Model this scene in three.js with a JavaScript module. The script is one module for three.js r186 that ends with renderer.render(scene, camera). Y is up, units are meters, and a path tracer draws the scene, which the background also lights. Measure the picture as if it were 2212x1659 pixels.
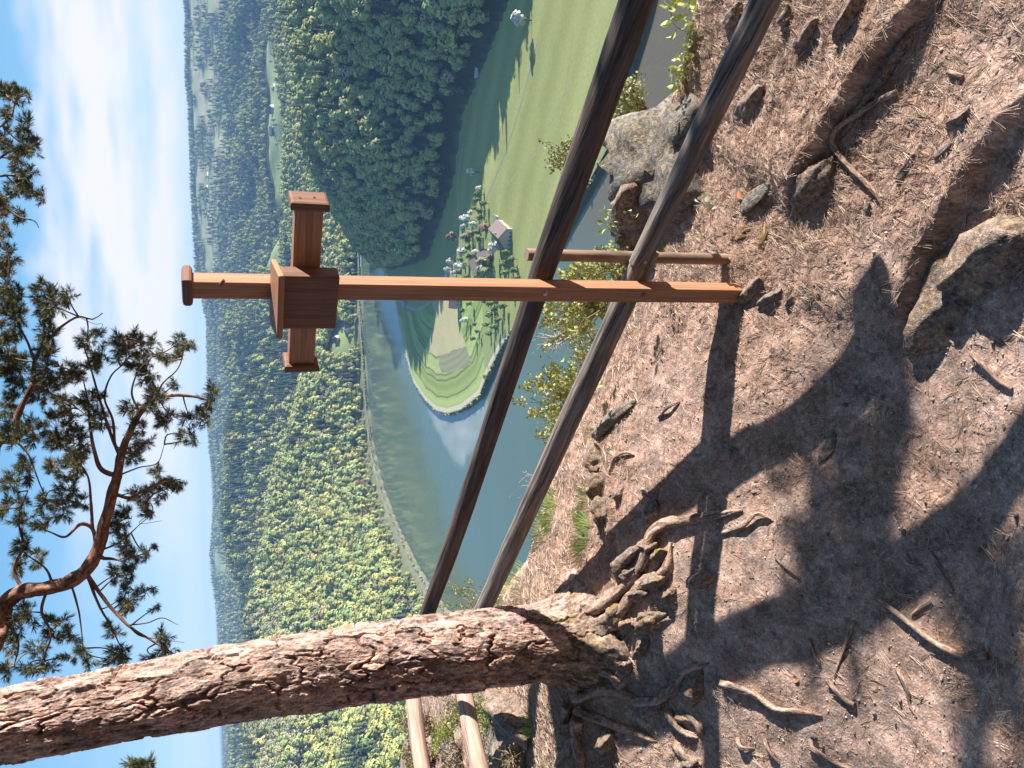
import * as THREE from 'three';
import { ImprovedNoise } from 'three/addons/math/ImprovedNoise.js';
import { RoundedBoxGeometry } from 'three/addons/geometries/RoundedBoxGeometry.js';
import { mergeGeometries, mergeVertices } from 'three/addons/utils/BufferGeometryUtils.js';

// ───────────────────────── camera, sky, sun, exposure ─────────────────────────
const V = (x, y, z) => new THREE.Vector3(x, y, z);
const R = (d) => d * Math.PI / 180;
const scene = new THREE.Scene();
// The phone was held on its side: the picture's left edge is the world's up. Eye at the origin, y up, -z ahead.
const PITCH = R(21), ROLL = R(1.84), FOC = 1701;                     // focal length in pixels of a 2212 x 1659 picture
const FWD = V(0, -Math.sin(PITCH), -Math.cos(PITCH));
const UP0 = V(0, Math.cos(PITCH), -Math.sin(PITCH)), RIGHT0 = V(1, 0, 0);
const RIGHT = RIGHT0.clone().multiplyScalar(Math.cos(ROLL)).addScaledVector(UP0, -Math.sin(ROLL));
const UPV = UP0.clone().multiplyScalar(Math.cos(ROLL)).addScaledVector(RIGHT0, Math.sin(ROLL));
const camera = new THREE.PerspectiveCamera(2 * Math.atan(829.5 / FOC) * 180 / Math.PI, 4 / 3, 0.05, 20000);
camera.up.copy(RIGHT);
camera.lookAt(FWD);
camera.updateMatrixWorld();
const renderer = new THREE.WebGLRenderer({ antialias: true });
renderer.setSize(1024, 768);
renderer.toneMapping = THREE.LinearToneMapping;
renderer.toneMappingExposure = 2.4;
renderer.shadowMap.enabled = true;
renderer.shadowMap.type = THREE.PCFSoftShadowMap;

const noise3 = new ImprovedNoise();
const nz = (x, y, z = 0) => noise3.noise(x, y, z);
const fbm = (x, y, z = 0, o = 4) => { let s = 0, a = 1, t = 0; for (let i = 0; i < o; i++) { s += a * nz(x, y, z + i * 7.3); t += a; a *= 0.5; x *= 2.03; y *= 2.03; z *= 2.03; } return s / t; };
const clamp = (v, a = 0, b = 1) => Math.min(b, Math.max(a, v));
const sstep = (a, b, v) => { const t = clamp((v - a) / (b - a)); return t * t * (3 - 2 * t); };
const mix = (a, b, t) => a + (b - a) * t;
function rng(seed) { let s = seed >>> 0; return () => { s = (s + 0x6D2B79F5) >>> 0; let t = s; t = Math.imul(t ^ (t >>> 15), t | 1); t ^= t + Math.imul(t ^ (t >>> 7), t | 61); return ((t ^ (t >>> 14)) >>> 0) / 4294967296; }; }

{ // sky: clear spring air with a bank of thin streaky cloud low over the right half of the view
  const W = 2048, H = 1024, d = new Float32Array(W * H * 4);
  for (let j = 0; j < H; j++) for (let i = 0; i < W; i++) {
    const el = ((j + 0.5) / H - 0.5) * 180, ph = ((i + 0.5) / W - 0.5) * 2 * Math.PI;
    const cx = Math.cos(ph), cz = Math.sin(ph);
    let az = Math.atan2(cx, -cz) * 180 / Math.PI;                   // 0 ahead, + to the right
    const e = Math.max(el, 0);
    const k = Math.exp(-e / 5.6), k2 = Math.exp(-e / 24);
    let r = mix(0.085, 0.085, k2), g = mix(0.145, 0.315, k2), b = mix(0.25, 0.57, k2);
    r = mix(r, 0.42, k * 0.92); g = mix(g, 0.49, k * 0.92); b = mix(b, 0.535, k * 0.92);
    if (el > -1 && el < 17) { // streaks lie along the horizon
    const sx = cx * 2.1, sz = cz * 2.1;
    const wav = 1.3 * fbm(sx * 2.2, sz * 2.2, 4.1, 4) + 0.5 * fbm(sx * 9, sz * 9, el * 0.6, 3);
    const st = fbm(sx * 1.6 + 3, el * 0.42 + sz * 0.5, sz * 1.6, 5) * 0.9 + 0.45 * fbm(sx * 5, el * 1.1, sz * 5, 4);
    const bank = sstep(9.5, 7.8, el + wav * 1.9) * sstep(-0.4, 2.2, el);
    const side = sstep(-17, 4, az + wav * 4) * sstep(150, 90, az);
    let c = bank * side * clamp(0.74 + st * 1.5, 0, 1);
    c = Math.max(c, clamp(0.16 + st * 0.7) * sstep(13, 5, el) * sstep(-0.5, 2, el) * 0.3);
    c *= 0.92;
    r = mix(r, 0.50, c); g = mix(g, 0.495, c); b = mix(b, 0.52, c); }
    if (el < 0) { const q = sstep(0, -12, el); r = mix(r, 0.06, q); g = mix(g, 0.075, q); b = mix(b, 0.06, q); }
    const o = (j * W + i) * 4; d[o] = r * 0.84; d[o + 1] = g * 0.84; d[o + 2] = b * 0.84; d[o + 3] = 1;
  }
  const t = new THREE.DataTexture(d, W, H, THREE.RGBAFormat, THREE.FloatType);
  t.mapping = THREE.EquirectangularReflectionMapping; t.magFilter = THREE.LinearFilter; t.minFilter = THREE.LinearFilter; t.wrapS = THREE.RepeatWrapping; t.needsUpdate = true;
  scene.background = t; scene.environment = t;
}
const SUN_AZ = R(-2), SUN_EL = R(22.5);                              // the sun stands to the right, square to the view
const SUNDIR = V(Math.cos(SUN_AZ) * Math.cos(SUN_EL), Math.sin(SUN_EL), -Math.sin(SUN_AZ) * Math.cos(SUN_EL));
const sun = new THREE.DirectionalLight(new THREE.Color().setRGB(1, 0.93, 0.84), 5);
sun.position.copy(SUNDIR).multiplyScalar(60); sun.castShadow = true; sun.shadow.radius = 1;
sun.shadow.mapSize.set(4096, 4096); sun.shadow.camera.left = sun.shadow.camera.bottom = -14; sun.shadow.camera.right = sun.shadow.camera.top = 14; sun.shadow.camera.far = 160;
scene.add(sun, sun.target);
scene.fog = new THREE.FogExp2(new THREE.Color().setRGB(0.30, 0.56, 1.0), 0.000088);

// ───────────────────────── helpers ─────────────────────────
const ray = (X, Y) => FWD.clone().addScaledVector(RIGHT, -(Y - 829.5) / FOC).addScaledVector(UPV, -(X - 1106) / FOC);
const at = (X, Y, depth) => ray(X, Y).multiplyScalar(depth);
const onPlane = (X, Y, n, p) => { const r = ray(X, Y); return r.multiplyScalar(p.dot(n) / r.dot(n)); };
const FLOOR = -226, WATER = -230;
const val = (X, Y, y = FLOOR) => { const r = ray(X, Y); const q = r.multiplyScalar(y / r.y); return [q.x, -q.z]; };   // pixel -> (x, distance ahead) on the valley floor
const used = {};
const numbered = (n) => { if (used[n] === undefined) { used[n] = 0; return n; } used[n]++; return n + '_' + String(used[n]).padStart(3, '0'); };
const shade = (o) => { o.traverse((m) => { if (m.isMesh) { m.castShadow = true; m.receiveShadow = true; } }); return o; };
function mesh(name, geo, mat, parent) { const m = new THREE.Mesh(geo, mat); m.name = name; m.castShadow = m.receiveShadow = true; if (parent) parent.add(m); return m; }
function tag(o, label, category, group) { o.userData.label = label; o.userData.category = category; if (group) o.userData.group = group; return o; }
function thing(name, label, category, pos = V(0, 0, 0), group) { const g = new THREE.Group(); g.name = numbered(name); g.position.copy(pos); tag(g, label, category, group); scene.add(g); return g; }
function solo(name, geo, mat, label, category, group) { const m = mesh(numbered(name), geo, mat, scene); return tag(m, label, category, group); }
function structure(name, geo, mat) { const m = mesh(numbered(name), geo, mat, scene); m.userData.kind = 'structure'; m.userData.label = name.replace(/_/g, ' '); return m; }
function tex(w, h, fn, srgb = true) {
  const d = new Uint8Array(w * h * 4);
  for (let j = 0; j < h; j++) for (let i = 0; i < w; i++) { const c = fn(i / w, j / h, i, j), o = (j * w + i) * 4; d[o] = clamp(c[0]) * 255; d[o + 1] = clamp(c[1]) * 255; d[o + 2] = clamp(c[2]) * 255; d[o + 3] = 255; }
  const t = new THREE.DataTexture(d, w, h); t.wrapS = t.wrapT = THREE.RepeatWrapping; t.magFilter = THREE.LinearFilter; t.minFilter = THREE.LinearMipmapLinearFilter; t.generateMipmaps = true;
  if (srgb) t.colorSpace = THREE.SRGBColorSpace; t.needsUpdate = true; return t;
}
// tiling value noise on a lattice
function tileNoise(seed) {
  const q = rng(seed), n = 256, a = new Float32Array(n * n); for (let i = 0; i < a.length; i++) a[i] = q();
  return (x, y, px, py) => { // px, py: periods
    const xi = Math.floor(x), yi = Math.floor(y), fx = x - xi, fy = y - yi, sx = fx * fx * (3 - 2 * fx), sy = fy * fy * (3 - 2 * fy);
    const m = (v, p) => ((v % p) + p) % p, A = (u, v) => a[(m(u, px) & 255) + (m(v, py) & 255) * n];
    return mix(mix(A(xi, yi), A(xi + 1, yi), sx), mix(A(xi, yi + 1), A(xi + 1, yi + 1), sx), sy);
  };
}
const rgb = (r, g, b) => new THREE.Color().setRGB(r, g, b);
const PAINT = 0.83;                                                  // colours below are as seen under the photograph's bright exposure; this brings them to real albedo
const std = (o) => { const m = new THREE.MeshStandardMaterial({ roughness: 0.9, metalness: 0, side: THREE.DoubleSide, ...o }); m.color.multiplyScalar(PAINT); return m; };
function setColors(geo, fn) { const p = geo.attributes.position, n = geo.attributes.normal, c = new Float32Array(p.count * 3), v = V(0, 0, 0), m = V(0, 0, 0); for (let i = 0; i < p.count; i++) { v.fromBufferAttribute(p, i); if (n) m.fromBufferAttribute(n, i); const q = fn(v, m, i); c[i * 3] = q[0]; c[i * 3 + 1] = q[1]; c[i * 3 + 2] = q[2]; } geo.setAttribute('color', new THREE.BufferAttribute(c, 3)); return geo; }
// uv in metres: v runs along the grain axis
function grainUV(geo, axis, s = 1) {
  const p = geo.attributes.position, n = geo.attributes.normal, u = new Float32Array(p.count * 2);
  for (let i = 0; i < p.count; i++) {
    const P = [p.getX(i), p.getY(i), p.getZ(i)], N = [n.getX(i), n.getY(i), n.getZ(i)].map(Math.abs);
    let k = 0; if (N[1] > N[k]) k = 1; if (N[2] > N[k]) k = 2;
    const t = [0, 1, 2].filter((q) => q !== k);
    const along = k === axis ? t[1] : axis, across = t.find((q) => q !== along);
    u[i * 2] = P[across] / s + k * 0.37; u[i * 2 + 1] = P[along] / s;
  }
  geo.setAttribute('uv', new THREE.BufferAttribute(u, 2)); return geo;
}
function smooth(pts, n, closed = false) { return new THREE.CatmullRomCurve3(pts, closed, 'centripetal').getSpacedPoints(n); }
// a round member along a path: radii(t), bump(t, angle, point) moves the skin outward; uv in metres
function limbGeo(pts, rad, radial = 10, bump, capEnds = true) {
  const n = pts.length, pos = [], uv = [], idx = []; let N = V(0, 0, 0), L = 0;
  const T = pts.map((p, i) => pts[Math.min(i + 1, n - 1)].clone().sub(pts[Math.max(i - 1, 0)]).normalize());
  N = Math.abs(T[0].y) < 0.9 ? V(0, 1, 0) : V(1, 0, 0);
  for (let i = 0; i < n; i++) {
    N.addScaledVector(T[i], -N.dot(T[i])).normalize(); const B = T[i].clone().cross(N); const t = i / (n - 1);
    if (i) L += pts[i].distanceTo(pts[i - 1]);
    const r0 = typeof rad === 'function' ? rad(t) : rad;
    for (let j = 0; j <= radial; j++) {
      const a = (j % radial) / radial * Math.PI * 2, d = N.clone().multiplyScalar(Math.cos(a)).addScaledVector(B, Math.sin(a));
      const r = r0 + (bump ? bump(t, a, pts[i], r0, L) : 0);
      pos.push(pts[i].x + d.x * r, pts[i].y + d.y * r, pts[i].z + d.z * r); uv.push(j / radial * Math.PI * 2 * Math.max(r0, 0.02), L);
    }
  }
  const w = radial + 1;
  for (let i = 0; i < n - 1; i++) for (let j = 0; j < radial; j++) { const a = i * w + j, b = a + 1, c = a + w, e = c + 1; idx.push(a, b, c, b, e, c); }
  if (capEnds) for (const i of [0, n - 1]) { const b = pos.length / 3; pos.push(pts[i].x, pts[i].y, pts[i].z); uv.push(0, 0); for (let j = 0; j <= radial; j++) { const q = (i * w + j) * 3; pos.push(pos[q], pos[q + 1], pos[q + 2]); uv.push(0.03 * Math.cos(j), 0.03 * Math.sin(j)); } for (let j = 0; j < radial; j++) i ? idx.push(b, b + 1 + j, b + 2 + j) : idx.push(b, b + 2 + j, b + 1 + j); }
  const g = new THREE.BufferGeometry(); g.setAttribute('position', new THREE.Float32BufferAttribute(pos, 3)); g.setAttribute('uv', new THREE.Float32BufferAttribute(uv, 2)); g.setIndex(idx); g.computeVertexNormals();
  // seam
  const nn = g.attributes.normal; for (let i = 0; i < n; i++) { const a = i * w, b = a + radial; const v = V(nn.getX(a) + nn.getX(b), nn.getY(a) + nn.getY(b), nn.getZ(a) + nn.getZ(b)).normalize(); nn.setXYZ(a, v.x, v.y, v.z); nn.setXYZ(b, v.x, v.y, v.z); }
  return g;
}
const polyDist = (px, py, L) => { let m = 1e9; for (let i = 0; i < L.length - 1; i++) { const [ax, ay] = L[i], [bx, by] = L[i + 1], dx = bx - ax, dy = by - ay, t = clamp(((px - ax) * dx + (py - ay) * dy) / (dx * dx + dy * dy)), x = px - ax - dx * t, y = py - ay - dy * t, q = x * x + y * y; if (q < m) m = q; } return Math.sqrt(m); };
const inside = (px, py, P) => { let c = false; for (let i = 0, j = P.length - 1; i < P.length; j = i++) { const [xi, yi] = P[i], [xj, yj] = P[j]; if ((yi > py) !== (yj > py) && px < (xj - xi) * (py - yi) / (yj - yi) + xi) c = !c; } return c; };
const lerpTable = (T, x) => { if (x <= T[0][0]) return T[0][1]; for (let i = 1; i < T.length; i++) if (x <= T[i][0]) { const t = (x - T[i - 1][0]) / (T[i][0] - T[i - 1][0]); return mix(T[i - 1][1], T[i][1], t); } return T[T.length - 1][1]; };

// ───────────────────────── the valley: terrain, river, meadow ─────────────────────────
const OUTER = [[2500, 1900], [900, 1560], [520, 1380], [350, 1285], [234, 1243], [139, 1248], [58, 1234], [-15, 1220], [-85, 1191], [-141, 1125], [-181, 1041], [-212, 944], [-226, 881], [-236, 816], [-236, 700], [-215, 570], [-165, 440], [-85, 325], [20, 255], [130, 215], [260, 180], [420, 120], [700, 40], [2500, -300]];
const VALLEY = [...OUTER];
const INNER = [[2500, 1750], [900, 1450], [520, 1285], [350, 1205], [260, 1190], [207, 1171], [165, 1077], [118, 1003], [81, 982], [32, 947], [3, 916], [-18, 865], [-29, 819], [-31, 775], [-26, 728], [-12, 671], [6, 648], [23, 620], [55, 560], [107, 474], [142, 408], [182, 384], [200, 368], [270, 320], [400, 260], [700, 160], [2500, -100]];
const FOOT = [[2500, 1740], [900, 1435], [350, 1192], [240, 1183], [203, 1168], [154, 1020], [139, 836], [196, 734], [251, 698], [271, 637], [299, 568], [335, 480], [430, 380], [700, 270], [2500, 40]];
const SKYLINE = [[-0.6, -0.003], [-0.45, -0.003], [-0.335, -0.005], [-0.295, -0.002], [-0.25, 0.0005], [-0.19, 0.005], [-0.13, -0.002], [-0.07, 0.001], [0.017, 0.001], [0.085, 0.000], [0.135, 0.0085], [0.25, 0.0115], [0.37, 0.013], [0.49, 0.012], [0.7, 0.012]];
const NEARCREST = [[-0.7, -55], [-0.35, -55], [-0.277, -53], [-0.218, -72], [-0.147, -97], [-0.106, -120], [-0.04, -146], [0, -163], [0.05, -185], [0.1, -210], [0.13, -222]];
const RIDGE2 = [[-0.5, -72], [-0.25, -72], [-0.06, -66], [0.01, -88], [0.05, -108], [0.075, -140], [0.1, -190], [0.13, -215]];
const CRESTD = [[-0.7, 1180], [-0.3, 1220], [-0.15, 1290], [0.0, 1380], [0.1, 1400]];
function outerCap(x, D) {
  if (D < 300) return -78;
  const a = x / D, sky = lerpTable(SKYLINE, a) * 4300 - 13, skyR = lerpTable(SKYLINE, a) * 3650 - 12;
  const c = lerpTable(NEARCREST, a), dc = lerpTable(CRESTD, a);
  const r2 = lerpTable(RIDGE2, a), left = lerpTable([[dc, c], [dc + 60, c - 3], [dc + 190, c - 22], [1720, r2], [1840, r2 - 6], [2060, -150], [2150, -118], [2400, -66], [2600, -74], [2950, -118], [3350, -62], [3800, -38], [4300, sky], [5600, sky - 70]], D);
  const right = lerpTable([[1290, -225], [1400, -203], [1560, -176], [1680, -180], [1760, -196], [1880, -191], [2150, -172], [2400, -148], [2900, -98], [3250, -42], [3650, skyR], [4300, skyR - 6], [5600, -60]], D);
  return mix(left, right, sstep(0.065, 0.15, a));
}
function terrainH(x, D) {
  if (inside(x, D, VALLEY)) {
    if (!inside(x, D, INNER)) return WATER - 6;
    const d = polyDist(x, D, INNER); let y = Math.min(FLOOR - 0.5, WATER - 1 + d * 0.75);
    if (inside(x, D, FOOT)) { const f = polyDist(x, D, FOOT); y = FLOOR - 0.5 + 112 * Math.tanh(0.74 * f / 112) + sstep(10, 90, f) * (fbm(x / 80, D / 80, 3, 3) * 30 + fbm(x / 30, D / 30, 9, 2) * 7); }
    return y;
  }
  const d = polyDist(x, D, OUTER); let y = WATER - 1 + Math.min(5, d * 0.7);
  if (d > 13) {
    const rise = FLOOR + (d - 13) * 0.6 + sstep(20, 120, d) * fbm(x / 120, D / 120, 1, 3) * 46;
    const cap = outerCap(x, D) + sstep(20, 200, d) * (fbm(x / 300, D / 300, 5, 3) * mix(16, 46, sstep(1650, 2000, D)) + nz(x / 210 + D / 1300, D / 850, 2.7) * 62 * (1 - 0.8 * sstep(0.17, 0.24, x / D) * sstep(0.47, 0.40, x / D) * sstep(1700, 1800, D) * sstep(2350, 2200, D)) * sstep(1380, 1650, D) * sstep(3300, 2700, D) + fbm(x / 70, D / 70, 8, 2) * 6) * mix(1, 0.35, sstep(2700, 3500, D));
    const k = 14, h = clamp(0.5 + 0.5 * (cap - rise) / k / 2, 0, 1);
    y = mix(cap, rise, h) - k * h * (1 - h);
    y = Math.max(y, FLOOR - 1);
  }
  return y;
}
// what grows where outside the river loop: 0 wood, 1 grass, 2 tilled, 3 dry grass
function landUse(x, D) {
  const a = x / D, w = fbm(x / 210, D / 210, 2.2, 3), ww = nz(x / 90, D / 130, 6);
  if (a > 0.10 && D > 2900 && D < 3640) { const h = fbm(x / 160, D / 70, 7.7, 3); if (h > 0.16 || (ww > 0.28 && D > 3000)) return 0; if (D < 2990 + 180 * w + 240 * sstep(0.32, 0.12, a)) return 0; return nz(x / 130 + 9, D / 60, 3) > 0.12 ? 2 : nz(x / 200, D / 95, 8) > 0.1 ? 3 : 1; }
  if (a > 0.225 && a < 0.43 && D > 1840 + 50 * w && D < 2190 + 60 * w) return 1;
  if (a > 0.15 && a < 0.24 && D > 1930 && D < 2080 + 60 * w) return 1;
  if (a > -0.09 && a < 0.13 && D > 3420 + 200 * w && D < 3900 + 200 * w) return w > 0.12 ? 0 : 1;
  if (a < -0.1 && D > 3350 && D < 4250) return w > -0.06 ? 0 : (ww > 0 ? 3 : 1);
  if (a < -0.262 && D > 1330 + 40 * w && D < 1440 + 30 * w) return 2;
  if (a > 0.045 && a < 0.085 && D > 1262 && D < 1312 + 40 * w) return 1;                   // hamlet meadow on the far bank
  return 0;
}
{
  const NA = 330, rows = []; for (let D = 22; D < 6200; D *= 1.0165) rows.push(D);
  const pos = [], col = [], idx = [];
  for (const D of rows) for (let i = 0; i <= NA; i++) {
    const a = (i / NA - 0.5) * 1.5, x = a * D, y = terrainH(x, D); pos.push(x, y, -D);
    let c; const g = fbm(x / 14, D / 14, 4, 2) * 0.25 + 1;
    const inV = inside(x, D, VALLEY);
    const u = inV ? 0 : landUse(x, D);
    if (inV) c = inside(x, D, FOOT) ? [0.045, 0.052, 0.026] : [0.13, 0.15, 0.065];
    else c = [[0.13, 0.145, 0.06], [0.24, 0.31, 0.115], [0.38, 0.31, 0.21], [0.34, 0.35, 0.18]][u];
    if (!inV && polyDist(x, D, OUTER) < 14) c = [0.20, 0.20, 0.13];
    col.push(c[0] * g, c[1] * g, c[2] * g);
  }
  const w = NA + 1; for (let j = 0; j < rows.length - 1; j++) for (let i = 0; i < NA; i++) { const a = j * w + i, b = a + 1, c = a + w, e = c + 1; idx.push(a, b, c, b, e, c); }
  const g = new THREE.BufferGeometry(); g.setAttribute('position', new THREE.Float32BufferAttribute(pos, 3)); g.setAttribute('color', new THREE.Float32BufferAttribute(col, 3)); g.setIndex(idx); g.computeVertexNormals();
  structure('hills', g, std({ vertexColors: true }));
}
{ // river
  const shp = new THREE.Shape(); const P = [[-330, 20], [-330, 1330], [-40, 1330], [420, 1380], [1300, 1700], [2200, 1900], [2200, -100], [420, 60], [150, 150]];
  P.forEach(([x, y], i) => i ? shp.lineTo(x, y) : shp.moveTo(x, y));
  const g = new THREE.ShapeGeometry(shp); g.rotateX(-Math.PI / 2); g.translate(0, WATER, 0);
  const p = g.attributes.position, u = new Float32Array(p.count * 2), X0 = -330, D0 = 20, SX = 900, SD = 1380;
  for (let i = 0; i < p.count; i++) { u[i * 2] = (p.getX(i) - X0) / SX; u[i * 2 + 1] = (-p.getZ(i) - D0) / SD; }
  g.setAttribute('uv', new THREE.BufferAttribute(u, 2));
  const tip = val(975, 900, WATER), palePatchPx = [[925, 885], [942, 925], [962, 958], [975, 985], [992, 1006], [1004, 1006], [1008, 985], [1030, 960], [1055, 900], [1050, 868], [1010, 893], [975, 903], [945, 897]];  // outline of a paler patch on the water off the tip
  const palePatch = palePatchPx.map(([a, b]) => val(a, b, WATER));
  const map = tex(640, 960, (s, t) => {
    let x = X0 + s * SX, D = D0 + t * SD;
    const wx = x + 9 * fbm(x / 45, D / 45, 1, 4), wd = D + 9 * fbm(x / 45, D / 45, 5, 4);
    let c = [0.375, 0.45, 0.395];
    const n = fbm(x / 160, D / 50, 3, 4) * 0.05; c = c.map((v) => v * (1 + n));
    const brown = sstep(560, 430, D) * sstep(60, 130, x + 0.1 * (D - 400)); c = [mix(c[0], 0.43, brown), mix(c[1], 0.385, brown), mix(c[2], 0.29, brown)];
    const dp = polyDist(wx, wd, [...palePatch, palePatch[0]]), inn = inside(wx, wd, palePatch) ? 1 : -1;
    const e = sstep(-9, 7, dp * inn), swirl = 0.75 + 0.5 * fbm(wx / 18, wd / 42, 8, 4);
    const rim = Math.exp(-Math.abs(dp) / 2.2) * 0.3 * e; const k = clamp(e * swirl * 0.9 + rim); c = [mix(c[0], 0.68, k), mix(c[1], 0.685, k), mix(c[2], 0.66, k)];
    return c;
  });
  map.wrapS = map.wrapT = THREE.ClampToEdgeWrapping;
  const tn = tileNoise(5);
  const bump = tex(512, 512, (s, t) => { const v = 0.5 * tn(s * 48, t * 20, 48, 20) + 0.3 * tn(s * 110, t * 60, 110, 60) + 0.2 * tn(s * 220, t * 150, 220, 150); return [v, v, v]; }, false);
  bump.repeat.set(9, 13.8);
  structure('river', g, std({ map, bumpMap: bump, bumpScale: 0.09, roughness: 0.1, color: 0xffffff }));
}
const bankD = (x, D) => polyDist(x, D, INNER.slice(4, 24));
const MX0 = -60, MD0 = 330, MSX = 480, MSD = 880;
{ // flat farmland inside the river loop
  const poly = [...INNER.slice(5, 24), [470, 300], [520, 420], [420, 560], [330, 760], [220, 900], [235, 1100]];
  const ins = poly.map(([x, D], i) => (i >= 0 && i < 19) ? [mix(x, 200, 0.012), mix(D, 760, 0.006)] : [x, D]);
  const shp = new THREE.Shape(); ins.forEach(([x, y], i) => i ? shp.lineTo(x, y) : shp.moveTo(x, y));
  const g = new THREE.ShapeGeometry(shp); g.rotateX(-Math.PI / 2); g.translate(0, FLOOR, 0);
  const p = g.attributes.position, u = new Float32Array(p.count * 2);
  for (let i = 0; i < p.count; i++) { u[i * 2] = (p.getX(i) - MX0) / MSX; u[i * 2 + 1] = (-p.getZ(i) - MD0) / MSD; }
  g.setAttribute('uv', new THREE.BufferAttribute(u, 2));
  const Z = (zx, zy) => val(745.5 + zx * 0.3268, 610 + zy * 0.3268);
  const tan = [[560, 60], [720, 60], [760, 300], [800, 420], [700, 452], [625, 495], [520, 450], [560, 380], [600, 250]].map((q) => Z(...q));
  const plough = [[800, 420], [833, 540], [750, 592], [640, 602], [622, 560], [625, 495], [700, 452]].map((q) => Z(...q));
  const track = [[1240, 60], [1222, 200], [1160, 330], [1075, 420]].map((q) => val(...q));
  const map = tex(900, 1650, (s, t) => {
    const x = MX0 + s * MSX, D = MD0 + t * MSD, d = bankD(x, D);
    const f = fbm(x / 2.4, D / 2.4, 1, 3), m = fbm(x / 30, D / 30, 4, 4), fine = fbm(x / 0.9, D / 0.9, 7, 2);
    let c = [0.575, 0.60, 0.345];                                       // sRGB values
    const st = Math.sin((x * 0.62 + D * 0.78) / 5.2 + m * 2) * 0.02 + Math.sin((x * 0.62 + D * 0.78) / 31 + m) * 0.032; c = c.map((v) => v + st);
    c = [c[0] + m * 0.05, c[1] + m * 0.035, c[2] + m * 0.03];
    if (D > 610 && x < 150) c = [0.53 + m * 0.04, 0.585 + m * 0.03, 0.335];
    if (d < 112 && D > 655 && x < 96 - (D - 655) * 0.02) {
      c = [0.545, 0.615, 0.33]; const lines = [19, 36, 42, 60, 66, 86]; let L = 0; for (const q of lines) L = Math.max(L, 1 - Math.abs(d + m * 3 - q) / (q % 12 < 7 ? 1.5 : 1.0));
      const sw = Math.sin(d / 1.7) * 0.022 + Math.sin(d / 6.2 + m) * 0.055 + 0.03; c = c.map((v, i) => (v + sw) * (1 - 0.42 * clamp(L))); if (d > 60) c = [c[0] - 0.02, c[1] + 0.01, c[2] - 0.02];
    }
    const mx = x + m * 4, mD = D + m * 4;
    if (inside(mx, mD, tan)) c = [0.69 + m * 0.05, 0.665 + m * 0.05, 0.49 + m * 0.04];
    else if (inside(mx, mD, plough)) { const l = Math.sin(d / 1.1) * 0.025; c = [0.53 + l, 0.54 + l, 0.41 + l]; }
    if (polyDist(x, D, track) < 1.0) c = [0.56, 0.57, 0.38];
    if (d < 3.5) c = [0.56, 0.55, 0.42]; else if (d < 8 && D > 600) c = [0.76, 0.735, 0.65];
    return [c[0] * (1 + f * 0.11 + fine * 0.10), c[1] * (1 + f * 0.10 + fine * 0.09), c[2] * (1 + f * 0.12 + fine * 0.12)];
  });
  map.wrapS = map.wrapT = THREE.ClampToEdgeWrapping;
  structure('meadow', g, std({ map }));
}
function ribbon(pts2, width, y, name, mat) {                         // a flat path on the valley floor
  const c = smooth(pts2.map(([x, D]) => V(x, 0, -D)), pts2.length * 12), pos = [], idx = [];
  c.forEach((p, i) => { const q = c[Math.min(i + 1, c.length - 1)].clone().sub(c[Math.max(i - 1, 0)]); const n = V(-q.z, 0, q.x).normalize(); const w = width / 2 * (1 + 0.12 * nz(i * 0.7, width)); for (const s of [-1, 1]) { const x = p.x + n.x * w * s, z = p.z + n.z * w * s; pos.push(x, typeof y === 'function' ? y(x, -z) : y, z); } if (i) { const k = i * 2; idx.push(k - 2, k - 1, k, k - 1, k + 1, k); } });
  const g = new THREE.BufferGeometry(); g.setAttribute('position', new THREE.Float32BufferAttribute(pos, 3)); g.setIndex(idx); g.computeVertexNormals(); return structure(name, g, mat);
}
const gravel = std({ color: rgb(0.36, 0.34, 0.30) }), asphalt = std({ color: rgb(0.30, 0.31, 0.31) });
ribbon([[905, 628], [930, 700 - 22], [945, 657], [950, 640], [945, 610], [960, 595], [990, 575], [997, 530], [995, 480], [990, 440], [988, 400], [1000, 310]].map((q) => val(...q)).slice(4), 3.4, FLOOR + 0.06, 'farm_lane', gravel);
ribbon([[862, 650], [893, 668], [908, 668], [925, 655], [948, 630], [962, 598], [985, 572]].map((q) => val(...q)), 3.6, FLOOR + 0.09, 'farm_lane', gravel);
ribbon([[1002, 640], [1022, 690], [1040, 745], [1056, 800]].map((q) => val(...q)), 2.6, FLOOR + 0.07, 'farm_lane', std({ color: rgb(0.30, 0.30, 0.2) }));
ribbon([[985, 572], [1005, 520], [1035, 465], [1060, 405], [1090, 330], [1120, 240], [1160, 90]].map((q) => val(...q)), 2.4, FLOOR + 0.12, 'farm_lane', std({ color: rgb(0.27, 0.28, 0.19) }));
{ // road along the outer bank
  const off = OUTER.slice(3, 14).map(([x, D], i, L) => { const a = L[Math.max(i - 1, 0)], b = L[Math.min(i + 1, L.length - 1)]; const dx = b[0] - a[0], dy = b[1] - a[1], l = Math.hypot(dx, dy); return [x + dy / l * 9, D - dx / l * 9]; });
  ribbon(off, 5, (x, D) => Math.max(terrainH(x, D), FLOOR) + 0.35, 'riverside_road', asphalt);
}

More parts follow.
